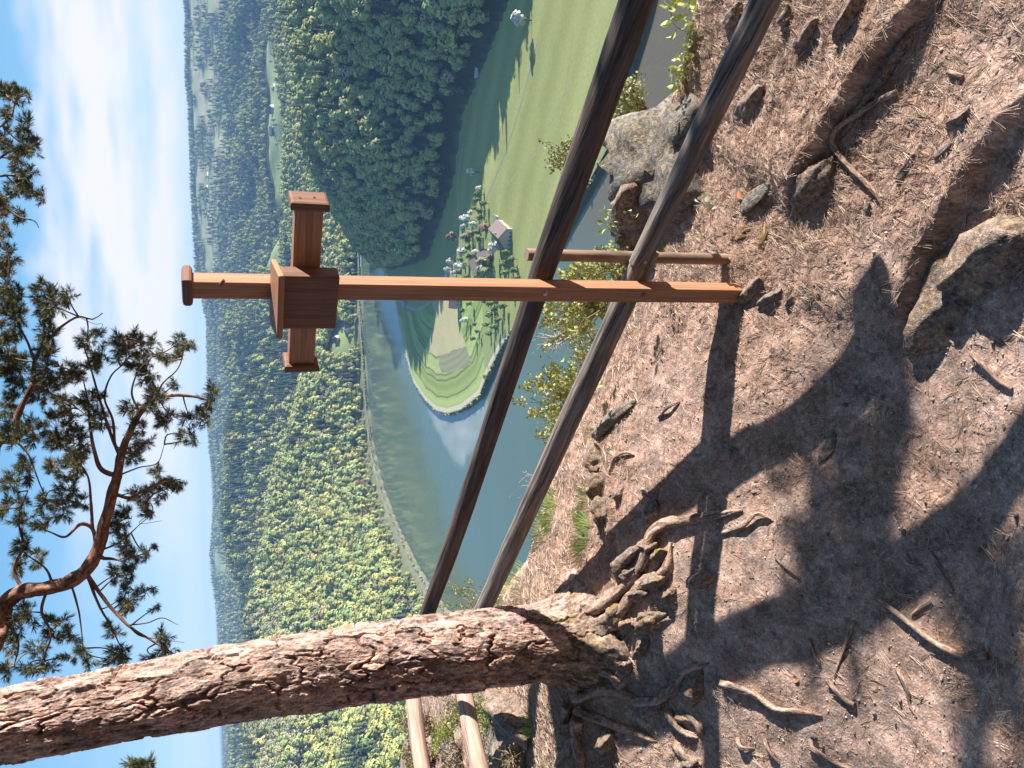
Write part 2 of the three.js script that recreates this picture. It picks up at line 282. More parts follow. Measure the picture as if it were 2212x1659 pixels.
// ───────────────────────── woods, orchard and buildings in the valley ─────────────────────────
// crown made of many small leaf sprays spread over several lobes; about 20 m tall, trunk foot at 0
function leafQuad(P, N, C, p, n, s, q) {
  const u = V(q() - 0.5, q() - 0.5, q() - 0.5).cross(n).normalize(), w = n.clone().cross(u).normalize(); u.multiplyScalar(s); w.multiplyScalar(s * (0.6 + 0.5 * q()));
  const a = p.clone().sub(u).sub(w), b = p.clone().add(u).sub(w), c = p.clone().add(u).add(w), d = p.clone().sub(u).add(w);
  for (const v of [a, b, c, a, c, d]) { P.push(v.x, v.y, v.z); N.push(n.x, n.y, n.z); }
}
function crownGeo(seed, kind) {
  const q = rng(seed), P = [], N = [], lobes = [];
  if (kind === 'conifer') {
    for (let i = 0; i < 230; i++) {
      const t = Math.pow(q(), 0.8), h = 3 + t * 19, r = (1 - t) * 3.5 + 0.25, a = q() * 6.283, k = 0.35 + 0.65 * Math.sqrt(q());
      const lay = 0.75 + 0.25 * Math.sin(h * 2.6 + a);
      const p = V(Math.cos(a) * r * k * lay, h, Math.sin(a) * r * k * lay), n = V(Math.cos(a), 0.9 + 0.4 * q(), Math.sin(a)).add(V(q() - 0.5, q() - 0.5, q() - 0.5)).normalize();
      leafQuad(P, N, 0, p, n, 0.35 + 0.75 * (1 - t) * (0.6 + 0.5 * q()), q);
    }
  } else {
    const H = kind === 'small' ? 0.36 : 1, nl = kind === 'small' ? 7 : 10;
    for (let i = 0; i < nl; i++) { const a = q() * 6.283, rr = Math.sqrt(q()) * 3.6, y = 8 + q() * 9 - rr * 0.7; lobes.push([V(Math.cos(a) * rr, y, Math.sin(a) * rr), 2.3 + q() * 1.6]); }
    lobes.push([V(0, 17, 0), 2.4]);
    const cnt = kind === 'sparse' ? 170 : kind === 'small' ? 210 : 300;
    for (let i = 0; i < cnt; i++) {
      const [c, r] = lobes[i % lobes.length]; const d = V(q() * 2 - 1, q() * 1.8 - 0.7, q() * 2 - 1).normalize();
      const p = c.clone().addScaledVector(d, r * (0.72 + 0.36 * q())).multiplyScalar(H);
      const n = p.clone().multiplyScalar(1 / H).sub(V(0, 9.5, 0)).normalize().multiplyScalar(1.5).addScaledVector(d, 0.7).add(V((q() - 0.5) * 0.7, (q() - 0.4) * 0.7, (q() - 0.5) * 0.7)).normalize();
      leafQuad(P, N, 0, p, n, (kind === 'sparse' ? 0.6 : 0.84) * (0.7 + 0.7 * q()) * (kind === 'small' ? 0.42 : 1), q);
    }
  }
  const g = new THREE.BufferGeometry(); g.setAttribute('position', new THREE.Float32BufferAttribute(P, 3)); g.setAttribute('normal', new THREE.Float32BufferAttribute(N, 3)); return g;
}
function treeTrunkGeo(kind, seed) {
  const q = rng(seed), H = kind === 'small' ? 0.36 : 1, parts = [];
  const top = kind === 'conifer' ? 21 : 14;
  parts.push(limbGeo([V(0, -1.5, 0), V(0.1, top * 0.35, 0.1), V(-0.1, top * 0.7, 0), V(0, top, 0.1)].map((p) => p.multiplyScalar(H)), (t) => mix(0.34, 0.09, t) * (kind === 'small' ? 0.5 : 1), 6, null, false));
  if (kind !== 'conifer') for (let i = 0; i < 5; i++) { const a = q() * 6.283, y = 6 + q() * 6; parts.push(limbGeo([V(0, y, 0), V(Math.cos(a) * 1.6, y + 2, Math.sin(a) * 1.6), V(Math.cos(a) * 3, y + 4.5, Math.sin(a) * 3)].map((p) => p.multiplyScalar(H)), (t) => mix(0.15, 0.04, t) * (kind === 'small' ? 0.5 : 1), 5, null, false)); }
  return mergeGeometries(parts);
}
const barkFar = std({ color: rgb(0.10, 0.085, 0.07) });
const leafMat = (c) => std({ color: rgb(...c), roughness: 0.85 });
// kinds: [name, label, geometry kind, colour]
const KINDS = [
  ['broadleaf_tree', 'fresh green', 'broad', [0.42, 0.455, 0.15]], ['broadleaf_tree', 'yellow green', 'broad', [0.51, 0.52, 0.185]],
  ['broadleaf_tree', 'mid green', 'broad', [0.35, 0.405, 0.145]], ['broadleaf_tree', 'grey green, barely leafed', 'sparse', [0.44, 0.43, 0.25]],
  ['conifer_tree', 'dark green', 'conifer', [0.085, 0.125, 0.065]], ['conifer_tree', 'bluish dark green', 'conifer', [0.11, 0.155, 0.10]],
  ['broadleaf_tree', 'reddish brown budding', 'sparse', [0.32, 0.22, 0.15]],
];
const kindGeo = KINDS.map((k, i) => [crownGeo(101 + i * 7, k[2]), crownGeo(501 + i * 7, k[2])]);
const trunkGeo = KINDS.map((k, i) => treeTrunkGeo(k[2], 900 + i));
const kindMat = KINDS.map((k) => leafMat(k[3]));
const kindMatWhite = std({ color: 0xffffff, roughness: 0.85 });
function pickKind(x, D, q, hill) {
  const n = fbm(x / 110, D / 110, 12, 3), m = nz(x / 55, D / 55, 31), r = q(), a = x / D;
  if (hill) { if (r < 0.10) return 4; if (n > 0.1 && r < 0.35) return 5; if (r < 0.22) return 1; if (r < 0.32) return 3; return r < 0.62 ? 0 : 2; }
  const far = D > 1750;
  let con = far ? 0.5 + n * 1.1 : 0.05 + (n > 0.2 ? 0.6 : 0) + (D > 1440 && a < 0.09 && a > -0.3 ? 0.62 : 0);
  if (!far && D < 1200 && n < 0.22) con *= 0.3;
  if (r < con) return q() < 0.6 ? 4 : 5;
  const s = q(); if (far) return s < 0.2 ? 3 : s < 0.28 ? 6 : s < 0.75 ? 2 : 0;
  if (a < -0.2 && terrainH(x, D) > -105 && s < 0.55) return 3;
  return s < 0.36 ? 0 : s < 0.66 ? 1 : s < 0.84 ? 2 : s < 0.97 ? 3 : 6;
}
const inst = KINDS.map(() => [[], []]), hillTrees = [];
{
  const q = rng(77);
  const put = (x, D, hill, sc) => {
    const k = pickKind(x, D, q, hill), y = terrainH(x, D), s = sc * (hill ? 0.66 + 0.62 * q() : 0.82 + 0.34 * q()) * (k === 3 || k === 6 ? 0.9 : 1);
    const e = { k, v: q() < 0.5 ? 0 : 1, p: V(x, y, -D), s, w: s * (0.85 + 0.35 * q()), r: q() * 6.283, c: 0.82 + 0.36 * q() };
    if (hill) hillTrees.push(e); else inst[k][e.v].push(e);
  };
  for (let D = 470; D < 1260; D += 9.2) for (let x = 130; x < D * 0.64; x += 9.2) { const X = x + (q() - 0.5) * 8, Y = D + (q() - 0.5) * 8; if (!inside(X, Y, FOOT) || polyDist(X, Y, FOOT) < 4) continue; put(X, Y, true, 0.98); }
  const band = (D0, D1, sp, sc) => { for (let D = D0; D < D1; D += sp) for (let x = -0.62 * D; x < 0.62 * D; x += sp) { const X = x + (q() - 0.5) * sp * 0.85, Y = D + (q() - 0.5) * sp * 0.85; if (inside(X, Y, VALLEY)) continue; const d = polyDist(X, Y, OUTER); if (d < 15.5) continue; if (landUse(X, Y)) continue; put(X, Y, false, sc * (d < 26 ? 0.6 : 1)); } };
  band(560, 1900, 9.0, 1.2); band(1900, 2650, 12.5, 1.02); band(2650, 4450, 17, 1.1);
  // scrub and small trees on the banks
  for (let i = 0; i < OUTER.length - 1; i++) { const [ax, ay] = OUTER[i], [bx, by] = OUTER[i + 1]; if (i < 2 || i > 14) continue; const L = Math.hypot(bx - ax, by - ay); for (let s = 0; s < L; s += 5) { const t = s / L, x = mix(ax, bx, t), D = mix(ay, by, t), nx = (by - ay) / L, ny = -(bx - ax) / L; const o = 2.5 + q() * 3; if (q() < 0.6) { const e = { k: q() < 0.4 ? 3 : 0, v: 0, p: V(x + nx * o, WATER + 2, -(D + ny * o)), s: 0.16 + q() * 0.14, w: 0.22 + q() * 0.12, r: q() * 6, c: 0.9 + q() * 0.4 }; inst[e.k][0].push(e); } if (q() < 0.35) { const k = q() < 0.5 ? 3 : 0, o2 = 14 + q() * 4; inst[k][1].push({ k, v: 1, p: V(x + nx * o2, FLOOR, -(D + ny * o2)), s: 0.4 + q() * 0.3, w: 0.4 + q() * 0.3, r: q() * 6, c: 0.9 + q() * 0.3 }); } } }
  for (let i = 5; i < 21; i++) { const [ax, ay] = INNER[i], [bx, by] = INNER[i + 1]; const L = Math.hypot(bx - ax, by - ay); for (let s = 0; s < L; s += 3.2) { if (q() < 0.3) continue; const t = s / L, x = mix(ax, bx, t), D = mix(ay, by, t), nx = (by - ay) / L, ny = -(bx - ax) / L, o = -(1 + q() * 3); const k = q() < 0.75 ? 3 : 0; inst[k][0].push({ k, v: 0, p: V(x + nx * o, WATER + 1.2, -(D + ny * o)), s: 0.10 + q() * 0.16, w: 0.16 + q() * 0.12, r: q() * 6, c: 1.2 + q() * 0.6 }); } }
}
const M4 = new THREE.Matrix4(), QT = new THREE.Quaternion(), UPY = V(0, 1, 0);
function instanced(name, geo, mat, list, label, parent = scene) {
  const m = new THREE.InstancedMesh(geo, mat, list.length); m.name = parent === scene ? numbered(name) : name; m.castShadow = m.receiveShadow = true;
  list.forEach((e, i) => { QT.setFromAxisAngle(UPY, e.r); M4.compose(e.p, QT, V(e.w, e.s, e.w)); m.setMatrixAt(i, M4); m.setColorAt(i, rgb(...(e.col ?? [e.c, e.c, e.c]))); });
  m.userData.kind = 'stuff'; if (label) { m.userData.label = label; if (parent === scene) m.userData.category = 'woodland'; } parent.add(m); return m;
}
const tint = (k, e) => { const c = KINDS[k][3], j = ((e.p.x * 7.13 + e.p.z * 3.7) % 1 + 1) % 1 - 0.5; e.col = [c[0] * e.c * (1 + j * 0.28), c[1] * e.c, c[2] * e.c * (1 - j * 0.2)]; return e; };
// individuals: the 300 nearest trees of the wooded hill inside the river loop
hillTrees.forEach((e) => { const v = e.p.clone(); v.y += 10; const d = v.dot(FWD); e.d = e.p.length() * (Math.abs(v.dot(RIGHT) / d) < 0.5 && Math.abs(v.dot(UPV) / d) < 0.66 && d > 0 ? 1 : 9); });
hillTrees.sort((a, b) => a.d - b.d);
const protos = {};
hillTrees.forEach((e, i) => {
  if (i >= 300) { inst[e.k][e.v].push(e); return; }
  const key = e.k * 2 + e.v; let t;
  if (!protos[key]) { t = new THREE.Group(); mesh('trunk', trunkGeo[e.k], barkFar, t); mesh('crown', kindGeo[e.k][e.v], kindMat[e.k], t); protos[key] = t; } else t = protos[key].clone();
  t.name = numbered(KINDS[e.k][0]); t.position.copy(e.p); t.scale.set(e.w, e.s, e.w); t.rotation.y = e.r;
  tag(t, KINDS[e.k][1] + (KINDS[e.k][2] === 'conifer' ? ' conifer' : ' broadleaf tree') + ' low on the wooded hill above the meadow', 'tree', 'trees at the foot of the wooded hill'); scene.add(t);
});
const woods = ['fresh_green_woodland', 'yellow_green_woodland', 'mid_green_woodland', 'budding_woodland', 'dark_conifer_woodland', 'bluish_conifer_woodland', 'brown_budding_woodland'];
inst.forEach((vs, k) => { const g = thing(woods[k], KINDS[k][1] + (k === 4 || k === 5 ? ' conifers' : ' trees') + ' massed over the slopes of the valley', 'woodland'); g.userData.kind = 'stuff'; vs.forEach((l) => { if (l.length) instanced('crowns', kindGeo[k][vs.indexOf(l)], kindMatWhite, l.map((e) => tint(k, e)), null, g); }); });

// orchard and meadow trees
const fruitCrown = [crownGeo(71, 'small'), crownGeo(72, 'small'), crownGeo(73, 'small')], fruitTrunk = treeTrunkGeo('small', 9);
const blossom = leafMat([0.62, 0.63, 0.56]), freshLeaf = leafMat([0.17, 0.24, 0.06]), oliveLeaf = leafMat([0.27, 0.27, 0.13]), redLeaf = leafMat([0.27, 0.16, 0.12]);
function meadowTree(X, Y, h, mat, label, group, name = 'fruit_tree') {
  const [x, D] = val(X, Y), t = thing(name, label, 'tree', V(x, FLOOR, -D), group), s = h * 1.28 / 6.6; const q = rng(Math.round(X * 31 + Y * 7));
  mesh('trunk', fruitTrunk, barkFar, t); mesh('crown', fruitCrown[Math.floor(q() * 3)], mat, t); t.scale.set(s * (0.95 + q() * 0.35), s, s * (0.95 + q() * 0.35)); t.rotation.y = q() * 6; return t;
}
for (const [X, Y, h] of [[1148, 44, 12]]) meadowTree(X, Y, h, blossom, 'tall white blossoming tree standing alone at the meadow lane', undefined);
meadowTree(1036, 372, 9, blossom, 'white blossoming tree alone in the shaded meadow below the wood');
for (const [X, Y, h] of [[1020, 472, 9], [1013, 489, 6], [1037, 484, 8], [1092, 533, 11], [1080, 540, 8], [1014, 545, 9], [985, 565, 7.5], [978, 582, 7], [1012, 575, 8], [1016, 690, 6], [1007, 693, 5], [1000, 575, 7], [1040, 545, 7], [990, 590, 6], [1028, 460, 6], [1046, 408, 6]]) meadowTree(X, Y, h, blossom, 'white blossoming fruit tree in the orchard round the farm', 'blossoming orchard trees');
for (const [X, Y, h] of [[1046, 420, 7], [1040, 432, 6], [1056, 440, 6], [1050, 455, 7], [1043, 500, 7], [1051, 515, 8], [1025, 520, 7], [1030, 555, 8], [1108, 545, 7], [1118, 560, 6], [1122, 585, 6], [1105, 590, 7], [1062, 650, 7], [1075, 655, 8], [1085, 665, 8], [1070, 680, 7], [1090, 690, 7], [1080, 705, 7], [1035, 700, 5], [1040, 715, 5], [1030, 730, 5], [1098, 570, 6], [1048, 470, 6], [1036, 450, 6], [1030, 478, 6], [1022, 535, 6], [1005, 560, 6], [1000, 590, 6], [1018, 598, 6], [1112, 610, 6], [1128, 600, 5], [1088, 640, 7], [1098, 660, 7], [1060, 700, 6], [1068, 720, 6], [1010, 670, 6], [1024, 655, 6]]) meadowTree(X, Y, h, freshLeaf, 'fresh green fruit tree in the orchard round the farm', 'green orchard trees');
for (const [X, Y, h] of [[1070, 585, 13], [1066, 567, 12], [1024, 512, 10], [1035, 505, 9]]) meadowTree(X, Y, h, oliveLeaf, 'large olive green tree crowding the farm buildings', 'olive trees by the farm', 'farmyard_tree');
meadowTree(995, 512, 11, redLeaf, 'reddish brown budding tree where the farm lanes meet', undefined, 'farmyard_tree');
meadowTree(1063, 492, 9, redLeaf, 'reddish brown budding tree behind the farmhouse roof', undefined, 'farmyard_tree');
meadowTree(1062, 812, 6, freshLeaf, 'small green tree beside the curved river bank', undefined, 'farmyard_tree');

// buildings: gable house of w (across) x l (along the ridge), eaves h, ridge rise r
const plaster = std({ color: rgb(0.50, 0.46, 0.41) }), paleWall = std({ color: rgb(0.66, 0.65, 0.62) }), darkWood = std({ color: rgb(0.13, 0.09, 0.065) }), tileBrown = std({ color: rgb(0.20, 0.155, 0.145) }), tileDark = std({ color: rgb(0.10, 0.085, 0.085) }), tileRed = std({ color: rgb(0.36, 0.16, 0.10) }), glassDark = std({ color: rgb(0.05, 0.06, 0.07), roughness: 0.15 });
function house(name, label, X, Y, w, l, h, r, turn, wallMat, roofMat, opt = {}) {
  const [x, D] = opt.xd ?? val(X, Y), g = thing(name, label, 'building', V(x, opt.y ?? FLOOR, -D), opt.group); g.rotation.y = turn;
  const s = new THREE.Shape(); s.moveTo(-w / 2, 0); s.lineTo(w / 2, 0); s.lineTo(w / 2, h); s.lineTo(0, h + r); s.lineTo(-w / 2, h); s.closePath();
  const wg = new THREE.ExtrudeGeometry(s, { depth: l, bevelEnabled: false }); wg.translate(0, -0.8, -l / 2); mesh('wall', wg, wallMat, g);
  const len = Math.hypot(w / 2, r) + 0.9, ang = Math.atan2(r, w / 2);
  for (const k of [-1, 1]) { const sl = new THREE.BoxGeometry(len, 0.3, l + 1.6); const m = mesh('roof_slope', sl, roofMat, g); m.position.set(k * (w / 4 + 0.3), h + r / 2 - 0.8 + 0.12, 0); m.rotation.z = -k * ang; }
  if (!opt.plain) { const c = mesh('chimney', new THREE.BoxGeometry(0.9, 2.2, 0.9), plaster, g); c.position.set(w * 0.12, h + r - 0.4, l * 0.18); }
  const nwin = Math.max(1, Math.floor(l / 3.6));
  if (!opt.nowin) for (const k of [-1, 1]) for (let f = 0; f < (h > 5 ? 2 : 1); f++) for (let i = 0; i < nwin; i++) { const wd = mesh('window', new THREE.BoxGeometry(0.12, 1.4, 1.1), glassDark, g); wd.position.set(k * (w / 2 + 0.02), 0.8 + f * 2.7, (i - (nwin - 1) / 2) * 3.5); }
  const nf = Math.max(1, Math.floor(w / 3.6)); if (!opt.nowin) for (const k of [-1, 1]) for (let i = 0; i < nf; i++) { const wd = mesh('window', new THREE.BoxGeometry(1.1, 1.4, 0.12), glassDark, g); wd.position.set((i - (nf - 1) / 2) * 3.3, 1.2, k * (l / 2 + 0.02)); }
  return g;
}
house('farmhouse', 'large farmhouse with wide brown gable roof beside the bright meadow', 1093, 506, 16, 24, 5.5, 6, R(-28), plaster, tileBrown);
house('farm_shed', 'low pale shed against the farmhouse beside the brown budding tree', 1073, 478, 4, 9, 2.6, 1.2, R(62), paleWall, std({ color: rgb(0.55, 0.48, 0.40) }), { plain: true, nowin: true });
house('barn', 'dark roofed barn between the farmhouse and the fruit trees', 1056, 558, 10, 17, 4.5, 4.5, R(-30), darkWood, tileDark, { plain: true });
house('barn', 'long barn with pale gable and dark roof among fruit trees', 1040, 582, 11, 18, 5, 5, R(-52), plaster, tileDark, { plain: true });
house('farmhouse', 'farmhouse throwing a pointed shadow over the tan field', 993, 645, 11, 17, 5.5, 5.5, R(75), plaster, tileBrown);
house('hay_hut', 'small pale hut at the dark edge of the shaded meadow', 1034, 157, 5, 8, 2.6, 1.5, R(70), std({ color: rgb(0.42, 0.38, 0.36) }), std({ color: rgb(0.5, 0.46, 0.45) }), { plain: true, nowin: true });
house('boat_house', 'blue grey boat house on the shaded river bank', 876, 655, 6, 10, 3, 2, R(20), std({ color: rgb(0.35, 0.42, 0.5) }), std({ color: rgb(0.30, 0.36, 0.44) }), { plain: true });
// hamlet and lock on the far bank
const far = (a, D) => ({ xd: [a, D], y: Math.max(terrainH(a, D), FLOOR) });
house('riverside_house', 'white riverside house with grey roof beside the far road', 0, 0, 9, 13, 5.5, 4, R(20), paleWall, tileDark, far(122, 1282));
house('riverside_house', 'white riverside house with pale gable next to the hamlet meadow', 0, 0, 9, 12, 6, 4, R(-40), paleWall, tileBrown, far(98, 1276));
house('riverside_house', 'low white riverside annex between two white houses', 0, 0, 7, 9, 4, 3, R(75), paleWall, tileRed, far(110, 1271));
house('riverside_house', 'dark roofed house standing back in the hamlet meadow', 0, 0, 8, 11, 4.5, 4, R(50), plaster, tileDark, far(82, 1297));
house('riverside_inn', 'long pale inn with dark roof behind the river landing', 0, 0, 13, 30, 7, 6, R(68), plaster, tileDark, far(252, 1276));
house('riverside_inn', 'white inn wing with brown roof beside the dark inn', 0, 0, 11, 16, 8, 5, R(10), paleWall, tileBrown, far(282, 1292));
house('riverside_house', 'small house with brown gable by the river road', 0, 0, 8, 10, 5, 4, R(30), paleWall, tileBrown, far(176, 1268));
{ // landing stage
  const t = thing('landing_stage', 'pale landing stage with railing posts along the far bank', 'jetty', V(225, WATER, -1240)); t.rotation.y = R(-4);
  mesh('deck', new THREE.BoxGeometry(62, 1, 6), std({ color: rgb(0.55, 0.57, 0.58) }), t).position.set(0, 1.2, 0);
  for (let i = 0; i < 11; i++) { mesh('post', new THREE.BoxGeometry(0.9, 4.2, 0.9), paleWall, t).position.set(-28 + i * 5.6, 3.2, 2); }
  mesh('handrail', new THREE.BoxGeometry(62, 0.5, 0.5), paleWall, t).position.set(0, 5.4, 2);
}
for (const [i, [a, D]] of [[0.345, 2010], [0.318, 2030], [0.372, 1990]].entries()) house('hill_farm', ['white hill farm on the high meadow among pale trees', 'dark roofed hill farm on the high meadow', 'small hill farm at the shady end of the high meadow'][i], 0, 0, 12, 20, 6, 5, R(40 + i * 50), i === 1 ? darkWood : paleWall, i === 1 ? tileDark : tileBrown, { ...far(a * D, D), plain: true });
{ const q = rng(5), L = [[0.26, 3380], [0.245, 3400], [0.23, 3390], [0.215, 3420], [0.285, 3360], [0.1, 3560], [0.42, 3120], [0.2, 3300], [0.345, 3150], [-0.33, 3700], [-0.30, 3760], [-0.36, 3820], [-0.4, 3600], [-0.44, 3650], [0.015, 3800], [-0.02, 3850]];
  L.forEach(([a, D], i) => house('plateau_farm', 'tiny white farm building on the far plateau fields', 0, 0, 12, 20, 6, 5, q() * 3, paleWall, i % 3 ? tileBrown : tileRed, { ...far(a * D, D), plain: true, nowin: true, group: 'farms on the far plateau' })); }
{ const q = rng(15); const m = leafMat([0.5, 0.5, 0.42]); // pale blossom trees on the high meadow
  for (let i = 0; i < 9; i++) { const a = 0.27 + q() * 0.14, D = 1900 + q() * 220, t = thing('fruit_tree', 'pale blossoming tree on the high meadow beyond the wooded hill', 'tree', V(a * D, terrainH(a * D, D) - 0.3, -D), 'trees on the high meadow'); mesh('trunk', fruitTrunk, barkFar, t); mesh('crown', fruitCrown[i % 3], m, t); t.scale.setScalar(1.6 + q()); } }

// ───────────────────────── the cliff top ─────────────────────────
const K = 0.78;                                                      // metres per unit of the first survey of the near things
const CROSS = V(0.391, 0, -3.053), SIDE_T = R(-38);                   // foot of the cross; its beam and the rails run along SIDE
const SIDE = V(Math.cos(R(38)), 0, Math.sin(R(38))), FRONT = V(-Math.sin(R(38)), 0, Math.cos(R(38)));
const GP = [[-1.17, 3.81, -1.89], [-0.94, 3.6, -1.97], [-0.75, 3.42, -2.03], [-0.57, 3.2, -2.145], [-0.36, 2.86, -2.33], [-0.14, 2.61, -2.45], [-1.95, 3.89, -1.86], [-1.76, 3.59, -1.98], [-1.5, 3.27, -2.08], [-1.35, 3.08, -2.13], [-1.18, 2.73, -2.29], [-0.77, 2.19, -2.47],
  [0.37, 3.05, -2.31], [0.03, 3.06, -2.24], [-0.4, 3.08, -2.19], [-1.46, 3.95, -1.78], [0.55, 3.1, -2.3], [1, 2.8, -2.42], [1.95, 3.4, -2.28], [1.4, 2.4, -2.47], [1.2, 1.8, -2.54], [0, 1.78, -2.57], [0.03, 2.45, -2.5], [0.19, 2.34, -2.53], [0.35, 2.22, -2.55], [-1.2, 1.8, -2.5], [2, 1.8, -2.48], [-2.2, 2.2, -2.4], [-2.6, 3, -2.15],
  [0.6, 4.2, -2.3], [-0.3, 4.4, -2.05], [-1, 4.8, -1.9], [1.3, 3.8, -2.3], [-2.2, 5, -1.85], [-3.5, 6, -1.8], [-4, 8, -1.9], [-3, 7, -1.9], [-3.6, 4.5, -1.8], [-4, 3, -2.0], [0, 0.8, -2.1], [0, 0, -1.62], [1.5, 0.5, -2.0], [-1.5, 0.5, -2.0], [0, -1, -1.55], [3, 3, -2.3], [3.5, 1.5, -2.2], [3, 0, -1.8], [-3.5, 0, -1.8], [6, 2, -2.1], [-7, 6, -1.8], [-7, 2, -1.8], [6, -1, -1.7], [-6, -2, -1.6]];
const RBF = (() => { // thin plate spline through the measured ground points
  const n = GP.length, m = n + 3, A = Array.from({ length: m }, () => new Float64Array(m + 1)), U = (r2) => r2 < 1e-12 ? 0 : 0.5 * r2 * Math.log(r2);
  for (let i = 0; i < n; i++) { for (let j = 0; j < n; j++) A[i][j] = U((GP[i][0] - GP[j][0]) ** 2 + (GP[i][1] - GP[j][1]) ** 2) + (i === j ? 0.06 : 0); A[i][n] = 1; A[i][n + 1] = GP[i][0]; A[i][n + 2] = GP[i][1]; A[n][i] = 1; A[n + 1][i] = GP[i][0]; A[n + 2][i] = GP[i][1]; A[i][m] = GP[i][2]; }
  for (let c = 0; c < m; c++) { let p = c; for (let r = c + 1; r < m; r++) if (Math.abs(A[r][c]) > Math.abs(A[p][c])) p = r; [A[c], A[p]] = [A[p], A[c]]; for (let r = 0; r < m; r++) if (r !== c) { const f = A[r][c] / A[c][c]; if (f) for (let k = c; k <= m; k++) A[r][k] -= f * A[c][k]; } }
  const w = A.map((r, i) => r[m] / r[i]);
  return (x, D) => { let s = w[n] + w[n + 1] * x + w[n + 2] * D; for (let i = 0; i < n; i++) s += w[i] * U((GP[i][0] - x) ** 2 + (GP[i][1] - D) ** 2); return s; };
})();
const baseG = (x, D) => (Math.abs(x) < 8 && D > -3 && D < 10) ? RBF(x, D) : RBF(clamp(x, -8, 8), clamp(D, -3, 10));
function hitWith(fn, X, Y, t0 = 1, t1 = 14) { const r = ray(X, Y); let t = t0; for (; t < t1; t += 0.02) if (r.y * t < fn(r.x * t, -r.z * t)) break; let a = t - 0.02, b = t; for (let i = 0; i < 12; i++) { const m = (a + b) / 2; if (r.y * m < fn(r.x * m, -r.z * m)) b = m; else a = m; } return r.multiplyScalar(b); }
const brinkPx = [[1532, 0], [1482, 200], [1415, 400], [1325, 620], [1302, 760], [1272, 900], [1195, 1050], [1138, 1250]].map(([X, Y]) => { const p = hitWith(baseG, X, Y); return [p.x, -p.z]; });
const BRINK = [[40, 9], [9, 4.2], [3.8, 3.4], ...brinkPx, [-2.6, 7.2], [-3.9, 8.9], [-7, 10.5], [-40, 17]];
const TOPPOLY = [...BRINK, [-40, -40], [40, -40]];
const brinkDist = (x, D) => polyDist(x, D, BRINK) * (inside(x, D, TOPPOLY) ? -1 : 1);   // > 0 beyond the edge
// two rock steps cross the path: the ground on their sunny side stands higher
const STEPS = [[[2060, -60], [1905, 150], [1790, 330], [1702, 475]], [[2260, 160], [2110, 390], [2010, 560], [1938, 770]]].map((l) => l.map(([X, Y]) => { const p = hitWith(baseG, X, Y); return [p.x, -p.z]; }));
function stepLift(x, D) {
  let s = 0;
  STEPS.forEach((L, k) => { let m = 1e9, sg = 1, tt = 0; for (let i = 0; i < L.length - 1; i++) { const [ax, ay] = L[i], [bx, by] = L[i + 1], dx = bx - ax, dy = by - ay, t = clamp(((x - ax) * dx + (D - ay) * dy) / (dx * dx + dy * dy)), ex = x - ax - dx * t, ey = D - ay - dy * t, q = Math.hypot(ex, ey); if (q < m) { m = q; sg = (ex * dy - ey * dx) > 0 ? 1 : -1; tt = (i + t) / (L.length - 1); } }
    const up = sg * STEP_SIGN[k] * m + 0.012 * nz(x * 9, D * 9, k); s += [0.10, 0.085][k] * sstep(-0.012, 0.012, up) * Math.exp(-Math.max(up, 0) / 0.36) * sstep(0, 0.15, tt) * sstep(1, 0.8, tt); });
  return s;
}
const STEP_SIGN = STEPS.map((L) => { const [ax, ay] = L[0], [bx, by] = L[L.length - 1], dx = bx - ax, dy = by - ay, mx = (ax + bx) / 2 + 0.5, my = (ay + by) / 2; return ((mx - ax) * dy - (my - ay) * dx) > 0 ? 1 : -1; });
function groundExact(x, D) {
  const b = brinkDist(x, D); let y = baseG(x, D);
  if (D < -2.5) y += (-2.5 - D) * 0.55 + fbm(x / 6, D / 6, 2, 3) * Math.min(1.2, (-2.5 - D) * 0.2);
  const near = Math.abs(x) < 6 && D < 9;
  if (near) y += fbm(x * 1.3, D * 1.3, 2, 3) * 0.035 + fbm(x * 5.5, D * 5.5, 6, 3) * 0.016 + Math.abs(fbm(x * 13, D * 13, 1, 2)) * 0.010;
  if (near) y += stepLift(x, D);
  if (b > 0) { const k = 0.18 + 0.16 * nz(x * 1.7, D * 1.7, 3); const e = Math.max(0, b - 0.02); y -= e < 0.5 ? 2.6 * e * e + k * e * 1.2 : 0.65 + k * 0.6 + (e - 0.5) * 2.6; y += fbm(x * 2, D * 2, 11, 3) * Math.min(0.25, b * 0.3); }
  return y;
}
const GC = { x0: -4.2, d0: 1.2, s: 0.019, w: 400, h: 260 };
GC.a = new Float32Array(GC.w * GC.h); for (let j = 0; j < GC.h; j++) for (let i = 0; i < GC.w; i++) GC.a[j * GC.w + i] = groundExact(GC.x0 + i * GC.s, GC.d0 + j * GC.s);
function groundY(x, D) { // measured once on a fine lattice, then read off it
  const u = (x - GC.x0) / GC.s, v = (D - GC.d0) / GC.s, i = Math.floor(u), j = Math.floor(v); if (i < 0 || j < 0 || i >= GC.w - 1 || j >= GC.h - 1) return groundExact(x, D);
  const fx = u - i, fy = v - j, k = j * GC.w + i, a = GC.a; return mix(mix(a[k], a[k + 1], fx), mix(a[k + GC.w], a[k + GC.w + 1], fx), fy);
}
const hit = (X, Y) => hitWith(groundY, X, Y);
const gN = (x, D, e = 0.04) => V(groundY(x - e, D) - groundY(x + e, D), 2 * e, -(groundY(x, D - e) - groundY(x, D + e))).normalize();
const tnA = tileNoise(11), tnB = tileNoise(12), tnC = tileNoise(13);
